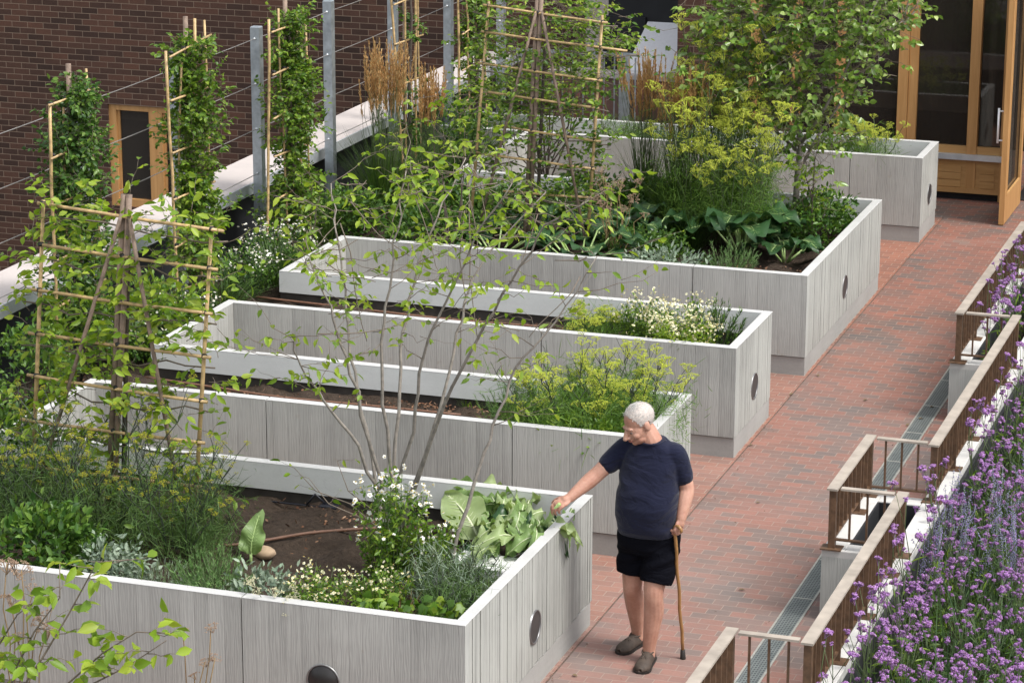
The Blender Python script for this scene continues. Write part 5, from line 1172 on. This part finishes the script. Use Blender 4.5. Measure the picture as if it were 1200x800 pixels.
for x, y, s in ((2.12, 8.9, 1.15), (2.1, 7.3, 1.1), (2.2, 9.6, 1.05), (2.16, 10.2, 1.1), (2.3, 8.9, 1.), (2.2, 9.9, 1.15), (2.4, 10.6, 1.1), (2.15, 11.0, 1.15), (2.3, 11.6, 1.1), (2.18, 7.6, 1.), (2.1, 1.5, 1.2), (2.12, .6, 1.2), (2.1, 2.3, 1.15), (2.13, .1, 1.2), (2.1, 2.8, 1.15), (2.12, 4.0, 1.15), (2.14, 4.9, 1.1), (2.1, 5.9, 1.1), (2.12, 6.6, 1.15), (2.2, 3.0, 1.05), (2.15, 3.4, 1.0), (2.16, 1.0, 1.05), (2.2, 4.3, 1.), (2.15, 5.4, 1.0), (2.2, 1.9, 1.)): spots.append((x, y, s))
BOXV = [(1.66, 8.35), (1.75, 8.8), (1.64, 9.25), (1.76, 9.6), (1.66, 10.0), (1.75, 10.4), (1.66, 10.75), (1.72, 9.05), (1.7, 10.2)]
for x, y in BOXV: spots.append((x, y, 1.08))
VPRO = [verbena_parts(300+k) for k in range(7)]
for i, (x, y, s) in enumerate(spots):
    if i < 7:
        st, le, fl = VPRO[i]; t = plant('verbena', VL, 'verbena', (x, y, -.05), [('stem', st, 'stemg'), ('foliage', le, 'mid'), ], 'purple verbena outside the railing'); protos.append(t)
        for h in fl:
            o = bpy.data.objects.new('flower_head', VHEAD[rg.integers(0, 8)]); COL.objects.link(o); o.parent = t; o.location = tuple(h); o.rotation_euler = (rg.normal(0, .25), rg.normal(0, .25), rg.uniform(0, 6.28)); z_ = rg.uniform(.35, 1.08); o.scale = (z_, z_, z_)
    else: t = copy_tree(protos[i % 7])
    if (x, y) in BOXV: t['label'] = 'purple verbena growing in the far box planter inside the railing'; t['group'] = 'verbena in the far box planter'
    t.location = (x, y, .12 if x < 1.9 else -.05); t.rotation_euler = (R(rg.normal(0, 3)), R(rg.normal(0, 3)), rg.uniform(0, 6.28)); t.scale = (s, s, s)
def sage_spire(seed):
    rg = np.random.default_rng(seed); st, fl = MB(), MB()
    for i in range(9):
        a = rg.uniform(0, 6.28); s = rg.uniform(.03, .28); e = np.array([math.cos(a)*s, math.sin(a)*s, rg.uniform(.6, .95)]); c = curve((0, 0, 0), e, .02, rg, 6, .02); st.tube(c, np.linspace(.003, .0014, 6), 4)
        m = 90; t = rg.uniform(.45, 1, m); Q = np.stack([np.interp(t, np.linspace(0, 1, 6), c[:, k]) for k in range(3)], 1)+rg.normal(0, .011, (m, 3))*(1.5-t)[:, None]; fl.blobs(Q, rg.uniform(.0025, .005, m))
    return st, fl
st, fl = sage_spire(1); first = None
for i, (u, v) in enumerate(((1095, 640), (1110, 600), (1130, 625), (1175, 600), (1190, 640), (1205, 560))):
    p = aZ(u, v, .55)
    if first is None: t = first = plant('russian_sage', 'pale lavender blue spired sage rising among the purple verbena', 'sage', (0, 0, 0), [('stem', st, 'grey_leaf'), ('flower_spike', fl, 'blue')], 'blue spired sage among the verbena')
    else: t = copy_tree(first)
    t.location = (p[0], p[1], -.05); t.rotation_euler = (0, 0, i*1.3)

rg = np.random.default_rng(410); n = 420; sd_ = MB()
yy = rg.uniform(-1, 15, n); xx = np.where(rg.random(n) < .55, .012+np.abs(rg.normal(0, .05, n)), np.where(rg.random(n) < .5, 1.12+rg.normal(0, .03, n), rg.uniform(.1, 1.8, n)))
for i in range(n):
    if xx[i] < .1 and not any(a < yy[i] < b for a, b in YB): xx[i] = rg.uniform(-.6, .3)
sd_.leaves(np.stack([xx, yy, np.full(n, .004)], 1), rdir(rg, n, 0, 4.), np.tile([0, 0, 1.], (n, 1))+rg.normal(0, .2, (n, 3)), rg.uniform(.008, .022, n), rg.uniform(.004, .011, n), .05, .2)
tag(sd_.build('leaf_litter', M['chip']), None, None, None, 'stuff')['label'] = 'tiny leaf crumbs and soil bits along the paving joints and plinths'
# fallen leaves on the walk
rg = np.random.default_rng(400); fp = None
for i, (u, v) in enumerate(((670, 792), (878, 523), (957, 440), (865, 692), (886, 590), (1012, 470), (1090, 478), (1076, 492), (1066, 498), (930, 462), (758, 640), (1018, 533), (772, 690), (995, 620), (735, 700))):
    lf = MB(); lf.leaves([(0, 0, .006)], [(1, .1, .0)], [(0, 0, 1)], rg.uniform(.035, .065), rg.uniform(.018, .03), .1, .35); p = aZ(u, v, 0)
    o = lf.build('fallen_leaf', M['fallen'], None, (0, 0, 0)); o.location = (p[0], p[1], .006); o.rotation_euler = (0, 0, rg.uniform(0, 6.28)); tag(o, 'small curled dry leaf lying on the brick walk', 'leaf', 'dry leaves on the brick walk')

# =================================================================== THE MAN
def remesh(mb, name, mat, voxel, parent, off, smooth=6):
    me = mb.mesh(name+'_raw', None, off); o = bpy.data.objects.new(name, me); COL.objects.link(o)
    m = o.modifiers.new('r', 'REMESH'); m.mode = 'VOXEL'; m.voxel_size = voxel
    s = o.modifiers.new('s', 'SMOOTH'); s.factor = .5; s.iterations = smooth
    dg = bpy.context.evaluated_depsgraph_get(); ev = o.evaluated_get(dg); nm = bpy.data.meshes.new_from_object(ev)
    o.modifiers.clear(); o.data = nm; bpy.data.meshes.remove(me); nm.name = name
    nm.materials.clear(); nm.materials.append(mat); nm.polygons.foreach_set('use_smooth', [True]*len(nm.polygons)); nm.update()
    if parent is not None: o.parent = parent
    return o
MR = (.50, 2.0, 0.)
man = thing('person', 'elderly man in navy t-shirt and black shorts reaching into the bed', 'person', MR)
V3 = lambda *a: np.array(a, float)
def limb(mb, pts, rad, n=14):
    """smooth tapered limb with rounded ends"""
    P = np.asarray(pts, float); rad = np.asarray(rad, float); k = len(P); t = np.linspace(0, k-1, (k-1)*5+1)
    Q = np.stack([np.interp(t, range(k), P[:, i]) for i in range(3)], 1); q = np.interp(t, range(k), rad)
    for _ in range(3): Q[1:-1] = (Q[:-2]+2*Q[1:-1]+Q[2:])/4; q[1:-1] = (q[:-2]+2*q[1:-1]+q[2:])/4
    mb.tube(Q, q, n); mb.ell(Q[0], [q[0]]*3, None, 12, 8); mb.ell(Q[-1], [q[-1]]*3, None, 12, 8)
def hand(mb, wrist, d, palm, size=1., curl=(20, 30, 25), thumb_side=1, spread=6., tcurl=20.):
    """palm plus five separate fingers; d wrist->knuckles, palm = direction the palm faces"""
    d = nrm(d); pn = nrm(palm-d*(palm@d)); s = np.cross(d, pn)*thumb_side     # s points to the thumb side
    f = size; pl = .092*f
    Mx = np.stack([s, d, pn], 1)
    mb.ell(wrist+d*pl*.55, (.040*f, .054*f, .017*f), Mx, 14, 9); mb.ell(wrist+d*pl*.35+s*.018*f+pn*.006, (.020*f, .034*f, .015*f), Mx, 10, 7)
    mb.cap(wrist-d*.02, wrist+d*pl*.35, .027*f, .028*f)
    def rot(v, ax, a): ca, sa = math.cos(a), math.sin(a); return v*ca+np.cross(ax, v)*sa+ax*(ax@v)*(1-ca)
    ax = nrm(np.cross(d, pn)); tips = []
    for i, (o, L) in enumerate(((.030, .074), (.010, .082), (-.0105, .076), (-.029, .060))):
        p = wrist+d*(pl-(.0, -.004, .002, .010)[i]*f)+s*o*f; dd = rot(d, pn, R(spread*(i-1.5))*-thumb_side); p = p-dd*.012
        for j, (fr, cu) in enumerate(zip((.46, .30, .24), curl)):
            dd = rot(dd, ax, R(cu+(i*2))); q = p+dd*L*fr*f; r0 = (.0094, .0084, .0076)[j]*f; mb.cap(p, q, r0, r0*.9, 8); p = q
        tips.append(p)
    p = wrist+d*pl*.30+s*.026*f+pn*.006; dd = nrm(d*.62+s*.72+pn*.30)
    for j, (L, cu) in enumerate(((.036, 0), (.030, tcurl), (.025, tcurl))):
        dd = nrm(dd+(-s*.5+pn*.4)*math.sin(R(cu))); q = p+dd*L*f; mb.cap(p, q, (.0125, .0105, .0095)[j]*f, (.0108, .0098, .0082)[j]*f, 8); p = q
    return tips
body = MB()
shR, elR, wrR = V3(.362, 2.02, 1.410), V3(.195, 1.925, 1.235), V3(.062, 1.79, 1.110)
shL, elL, wrL = V3(.682, 2.01, 1.400), V3(.752, 2.04, 1.165), V3(.742, 1.950, .995)
hipR, knR, anR = V3(.425, 2.05, .86), V3(.405, 2.035, .485), V3(.395, 2.215, .095)
hipL, knL, anL = V3(.605, 2.03, .86), V3(.580, 1.915, .485), V3(.545, 1.955, .095)
nk = V3(.540, 2.00, 1.44)
# trunk under the shirt
for z, hw, hd, cx, cy in ((.92, .165, .125, .515, 2.02), (1.08, .175, .145, .515, 1.99), (1.25, .165, .115, .52, 2.0), (1.38, .15, .095, .525, 2.005)):
    body.ell((cx, cy, z), (hw, hd, .12), None, 16, 10)
limb(body, [shR, shR+(elR-shR)*.4, elR, elR+(wrR-elR)*.3, wrR], [.058, .056, .049, .051, .033])
limb(body, [shL, shL+(elL-shL)*.4, elL, elL+(wrL-elL)*.3, wrL], [.058, .056, .049, .050, .033])
for hp_, kn, an, bk in ((hipR, knR, anR, V3(-.01, .035, 0)), (hipL, knL, anL, V3(.008, .032, 0))):
    limb(body, [hp_, hp_+(kn-hp_)*.5, kn+V3(0, 0, .03), kn-V3(0, 0, .03), kn+(an-kn)*.32+bk*.75, kn+(an-kn)*.65+bk*.35, an, an-V3(0, 0, .04)], [.09, .084, .066, .060, .067, .053, .041, .042])
    body.ell(kn+V3(0, -.032, 0), (.036, .026, .044), None, 12, 8)
# neck and head: bowed and turned towards the bed
hf = nrm(V3(-.62, -.70, -.50)); hr = nrm(np.cross(hf, V3(0, 0, 1.))); hu = np.cross(hr, hf); hc = V3(.458, 1.932, 1.596)
HM = np.stack([hr*1.07, hf*1.03, hu], 1)
def hp(x, y, z): return hc+HM@V3(x, y, z)
limb(body, [nk-V3(0, -.01, .04), nk+V3(-.01, -.02, .03), hp(0, -.02, -.07), hp(0, -.01, -.02)], [.080, .072, .066, .062])
body.ell(hp(0, -.018, .032), (.076, .098, .086), HM, 24, 16)
body.ell(hp(0, .025, -.028), (.067, .072, .088), HM, 24, 16)
body.ell(hp(0, .036, -.085), (.056, .054, .038), HM, 16, 10); body.ell(hp(0, .074, -.098), (.024, .020, .018), HM, 12, 8)
body.ell(hp(0, .015, -.105), (.046, .055, .026), HM, 14, 8)
body.ell(hp(0, .081, .018), (.050, .014, .012), HM, 14, 8)
for sx in (-1, 1):
    body.ell(hp(sx*.038, .062, -.036), (.026, .028, .026), HM, 12, 8); body.ell(hp(sx*.040, .045, -.075), (.022, .03, .026), HM, 12, 8)
    body.ell(hp(sx*.077, -.012, -.008), (.010, .022, .034), HM, 12, 10); body.ell(hp(sx*.073, -.006, -.030), (.010, .012, .014), HM, 10, 6)
    body.ell(hp(sx*.013, .104, -.040), (.010, .012, .009), HM, 10, 6)
body.cap(hp(0, .092, .008), hp(0, .122, -.034), .011, .0165, 12)
body.ell(hp(0, .092, -.060), (.024, .014, .010), HM, 12, 8)
hdR = nrm(V3(-.68, -.60, -.42)); hand(body, wrR, hdR, V3(-.15, .35, -.92), 1.12, (24, 38, 30), -1, 5., 26.)
hdL = nrm(V3(-.16, -.30, -.94)); hand(body, wrL, hdL, V3(-.82, .38, .05), 1.08, (52, 62, 40), 1, 3., 30.)
skin = remesh(body, 'body', M['skin'], .0042, man, MR, 5)
# face details
for sx in (-1, 1):
    e = MB(); e.ell(hp(sx*.030, .080, -.006), (.0105, .009, .0065), HM, 12, 8); eo = e.build('eye', M['eye_shade'], man)
    MB().ell(hp(sx*.030, .0872, -.008), (.0058, .003, .0050), HM, 10, 6).build('iris', M['iris'], eo)
    b = MB(); b.cap(hp(sx*.014, .094, .018), hp(sx*.046, .078, .019), .004, .003, 8); b.build('eyebrow', M['brow'], man)
l = MB(); l.ell(hp(0, .099, -.066), (.021, .010, .0035), HM, 14, 6); l.ell(hp(0, .097, -.072), (.018, .010, .005), HM, 14, 6); l.build('mouth', M['lip'], man)
# hair: thin and white, receding at the forehead
rgh = np.random.default_rng(5); K, J = 64, 40; V = []; keep = []
c0 = V3(0, -.020, .034); rad = V3(.0785, .1005, .0885)
for j in range(J+1):
    for i in range(K):
        t = math.pi*j/J-math.pi/2; p = 2*math.pi*i/K; q = V3(math.cos(t)*math.cos(p), math.cos(t)*math.sin(p), math.sin(t)); w = 1+.005*math.sin(9*p+3*t)+.003*rgh.normal()
        l_ = c0+q*rad*w; V.append(hp(*l_)); x, y, z = l_
        top = z > .055 and y < .022+.010*math.sin(p*9); side = z > -.055-.02*(y < -.03) and y < .022+.35*max(0, z-.0) and not (abs(x) > .05 and -.035 < y < .012 and z < .014)
        keep.append(top or side)
F = []
for j in range(J):
    for i in range(K):
        a = (j*K+i, j*K+(i+1) % K, (j+1)*K+(i+1) % K, (j+1)*K+i)
        if all(keep[k] for k in a): F.append(a)
NS_ = 4600
used_v = sorted({k for f in F for k in f}); VA = np.array(V); hb = MB(); MB().add(VA, F, True).build('scalp', M['scalp'], man)
# short combed strands over the scalp, so that the outline and the hairline stay soft
rs = np.random.default_rng(8); kk = rs.choice(used_v, NS_); P = VA[kk]+rs.normal(0, .0035, (NS_, 3)); out = nrm(P-hp(*c0)); comb = -hf*.85-hu*.35+hr*.25
Dh = nrm(comb-out*np.sum(out*comb, 1)[:, None]+out*.07+rs.normal(0, .22, (NS_, 3))); hb.blades(P-out*.002, Dh, -out*.18+rs.normal(0, .08, (NS_, 3)), rs.uniform(.012, .024, NS_), rs.uniform(.0012, .0022, NS_))
hr_o = hb.build('hair', M['hair'], man)
# T-shirt
sh = MB()
rings = [(.862, .190, .148, .513, 2.005), (.90, .198, .164, .513, 1.995), (.98, .204, .180, .513, 1.985), (1.06, .203, .186, .514, 1.980), (1.14, .197, .174, .516, 1.982), (1.22, .190, .152, .519, 1.99), (1.30, .188, .136, .522, 1.995), (1.36, .180, .120, .524, 2.0), (1.42, .156, .104, .530, 2.002), (1.462, .112, .092, .537, 1.995), (1.492, .086, .084, .536, 1.985)]
K = 48; V = []
for z, hw, hd, cx, cy in rings:
    for i in range(K):
        p = 2*math.pi*i/K; c, s = math.cos(p), math.sin(p); e = .86
        V.append((cx+hw*math.copysign(abs(c)**e, c), cy+hd*math.copysign(abs(s)**e, s), z-(.018*math.cos(p) if z > 1.44 else 0)*0+(-.02*max(0, -s) if z > 1.47 else 0)))
F = [(j*K+i, j*K+(i+1) % K, (j+1)*K+(i+1) % K, (j+1)*K+i) for j in range(len(rings)-1) for i in range(K)]+[tuple(range(K-1, -1, -1)), tuple((len(rings)-1)*K+i for i in range(K))]
sh.add(V, F)
for s_, e_, f0 in ((shR, elR, .62), (shL, elL, .66)):
    limb(sh, [s_+(V3(.525, 2.0, 1.38)-s_)*.30, s_, s_+(e_-s_)*f0], [.075, .073, .066], 18)
sho = remesh(sh, 'shirt', M['navy'], .0075, man, MR, 5)
cl = MB(); cl.tube([(.536+.087*math.cos(t), 1.985+.085*math.sin(t), 1.486-.014*max(0, -math.sin(t))) for t in np.linspace(0, 2*math.pi, 33)], .0065, 8); cl.build('collar', M['navy'], sho)
# real folds pressed into the cloth: shallow, sagging across the belly and from the armpits
def folds(o, amp, fn):
    me = o.data; n = len(me.vertices); co = np.empty(n*3); me.vertices.foreach_get('co', co); co = co.reshape(-1, 3); no = np.empty(n*3); me.vertices.foreach_get('normal', no); no = no.reshape(-1, 3)
    co = co+no*(amp*fn(co+np.array(MR)))[:, None]; me.vertices.foreach_set('co', co.ravel()); me.update()
def shirt_f(p):
    x, y, z = p.T; a = np.sin(26*(z-.35*np.abs(x-.52))+3*np.sin(9*x)+1.5*np.sin(7*y))*np.exp(-((z-.95)/.09)**2)*.8
    b = np.sin(38*(x*.6+z*.9)+2*np.sin(11*z))*np.exp(-((x-.37)/.06)**2-((z-1.25)/.10)**2); c = np.sin(40*(x*.6-z*.9)+2*np.sin(11*z))*np.exp(-((x-.68)/.06)**2-((z-1.24)/.11)**2)
    d = .35*np.sin(17*x+5*np.sin(8*z))*np.exp(-((z-1.1)/.16)**2); return a+b+c+d
folds(sho, .0065, shirt_f)
# shorts
so = MB(); K = 40; V = []
rings = [(.955, .190, .150, .515, 2.01), (.90, .200, .160, .515, 2.012), (.84, .205, .160, .515, 2.015), (.78, .208, .150, .514, 2.018), (.74, .205, .135, .513, 2.018)]
for z, hw, hd, cx, cy in rings:
    for i in range(K): p = 2*math.pi*i/K; V.append((cx+hw*math.cos(p), cy+hd*math.sin(p), z))
F = [(j*K+i, (j+1)*K+i, (j+1)*K+(i+1) % K, j*K+(i+1) % K) for j in range(len(rings)-1) for i in range(K)]+[tuple(range(K)), tuple((len(rings)-1)*K+i for i in range(K-1, -1, -1))]
so.add(V, F)
so.tube([(.425, 2.03, .84), (.417, 2.03, .72), (.408, 2.03, .62), (.404, 2.03, .575)], [.105, .108, .104, .100], 28); so.tube([(.603, 2.01, .84), (.600, 1.985, .72), (.592, 1.96, .60), (.586, 1.945, .550)], [.108, .112, .108, .104], 28)
soo = remesh(so, 'shorts', M['shorts'], .0075, man, MR, 4)
folds(soo, .006, lambda p: np.sin(30*p[:, 0]+6*np.sin(13*p[:, 2]))*np.exp(-((p[:, 2]-.66)/.12)**2)+.7*np.sin(34*(p[:, 2]+.4*p[:, 0]))*np.exp(-((p[:, 2]-.80)/.06)**2))
pk = MB(); pk.bevbox(.385, .462, 1.885, 1.90, .62, .72, .004); 
# shoes
def shoe(heel, toe):
    heel, toe = V3(*heel, 0), V3(*toe, 0); d = toe-heel; L = np.linalg.norm(d)+.02; d = nrm(d); s = V3(d[1], -d[0], 0); Mx = np.stack([s, d, V3(0, 0, 1)], 1)
    prof = [(0, .026, .055), (.03, .039, .072), (.10, .042, .078), (.16, .043, .070), (.20, .049, .062), (.24, .053, .054), (.27, .048, .045), (.295, .030, .034), (.303, .012, .022)]
    n = 20; V = []; f = L/.30; base = V3(heel[0], heel[1], 0)-d*.02
    for y, w, h in prof:
        for i in range(n):
            a = math.pi*i/(n-1); V.append(base+Mx@V3(w*math.cos(a), y*f, .014+h*math.sin(a)**.7))
    F = [(j*n+i, j*n+i+1, (j+1)*n+i+1, (j+1)*n+i) for j in range(len(prof)-1) for i in range(n-1)]+[(j*n, (j+1)*n, (j+1)*n+n-1, j*n+n-1) for j in range(len(prof)-1)]+[tuple(range(n)), tuple((len(prof)-1)*n+i for i in range(n-1, -1, -1))]
    o = MB().add(V, F, True).build('shoe', M['leather'], man)
    V = []
    for z, g in ((.0, .0), (.016, .004)):
        for y, w, h in prof: V.append(base+Mx@V3(-(w+g+.003), y*f, z))
        for y, w, h in prof[::-1]: V.append(base+Mx@V3(w+g+.003, y*f, z))
    m = len(prof)*2; F = [(i, (i+1) % m, m+(i+1) % m, m+i) for i in range(m)]+[tuple(range(m-1, -1, -1)), tuple(range(m, 2*m))]
    MB().add(V, F).build('sole', M['rubber'], o)
    b = MB(); c = base+Mx@V3(0, .185*f, .078); b.tube([c+Mx@V3(x, .012*abs(x)/.03, -.018*(x/.03)**2) for x in (-.034, -.02, 0, .02, .034)], .006, 6); c2 = base+Mx@V3(0, .20*f, .073); b.tube([c+Mx@V3(-.005, 0, .003), c2+Mx@V3(-.014, .014, 0)], .004, 5); b.tube([c+Mx@V3(.005, 0, .003), c2+Mx@V3(.014, .014, 0)], .004, 5); b.build('lace_bow', M['leather'], o)
    # topline
    b = MB(); P = [base+Mx@V3(.036*math.cos(t), (.085+.075*math.sin(t))*f, .082-.006*math.sin(t)) for t in np.linspace(0, 2*math.pi, 18)]; b.tube(P, .006, 6); b.build('collar', M['leather'], o)
shoe((.410, 2.275), (.330, 2.015)); shoe((.540, 2.015), (.549, 1.745))
# walking cane
cn = thing('walking_cane', 'brown wooden crook walking cane under the man\'s left hand', 'cane', (.735, 2.085, 0))
tp = V3(.735, 2.085, .035); hd = wrL+hdL*.078+V3(-.020, -.008, .0)
axis = nrm(hd-tp); top = hd+axis*.012; P = [tp+(top-tp)*t for t in np.linspace(0, 1, 12)]; P[1:-1] = [p+V3(.004*math.sin(i*1.7), 0, 0) for i, p in enumerate(P[1:-1])]
side = nrm(V3(.86, -.35, -.05)-axis*(V3(.86, -.35, -.05)@axis))
for a in np.linspace(15, 200, 12): P.append(top+side*.026*(1-math.cos(R(a)))+axis*.026*math.sin(R(a)))
MB().tube(P, [.0108]*11+[.0105]*(len(P)-11), 10).build('shaft', M['cane'], cn)
MB().tube([V3(.735, 2.085, .0), V3(.735, 2.085, .012), tp+axis*.03, tp+axis*.032], [.019, .018, .0145, .010], 14).build('rubber_tip', M['rubber'], cn)

# =================================================================== LIGHT, SKY, CAMERA
w = bpy.data.worlds.new('World'); scn.world = w; w.use_nodes = True; nt = w.node_tree
SUN_EL, SUN_AZ = R(58), R(104)        # azimuth measured from +Y towards +X
sky = nt.nodes.new('ShaderNodeTexSky'); sky.sky_type = 'NISHITA'; sky.sun_disc = False; sky.sun_elevation = SUN_EL; sky.sun_rotation = SUN_AZ; sky.air_density = 1.0; sky.dust_density = 3.0; sky.ozone_density = 1.0
hs = nt.nodes.new('ShaderNodeHueSaturation'); hs.inputs['Saturation'].default_value = .28
bg = nt.nodes['Background']; bg.inputs[1].default_value = .15
nt.links.new(sky.outputs[0], hs.inputs['Color']); nt.links.new(hs.outputs[0], bg.inputs[0])
sl_ = bpy.data.lights.new('sun', 'SUN'); sl_.energy = 1.6; sl_.angle = R(16); sl_.color = (1., .965, .92)
so_ = bpy.data.objects.new('sun', sl_); COL.objects.link(so_)
sd = Vector((math.sin(SUN_AZ)*math.cos(SUN_EL), math.cos(SUN_AZ)*math.cos(SUN_EL), math.sin(SUN_EL)))
so_.rotation_euler = sd.to_track_quat('Z', 'Y').to_euler(); so_.location = (8, 8, 14)

cd = bpy.data.cameras.new('camera'); cam = bpy.data.objects.new('camera', cd); COL.objects.link(cam)
cd.sensor_fit = 'HORIZONTAL'; cd.sensor_width = 36.; cd.lens = CF/1200*36.; cd.clip_start = .1; cd.clip_end = 2000
mw = Matrix.Identity(4)
for i in range(3): mw[i][0] = RT[i]; mw[i][1] = UP[i]; mw[i][2] = -_fw[i]; mw[i][3] = CPOS[i]
cam.matrix_world = mw; scn.camera = cam
vs = scn.view_settings; vs.view_transform = 'Standard'; vs.look = 'None'; vs.gamma = 1.; vs.use_curve_mapping = False; vs.exposure = 1.0
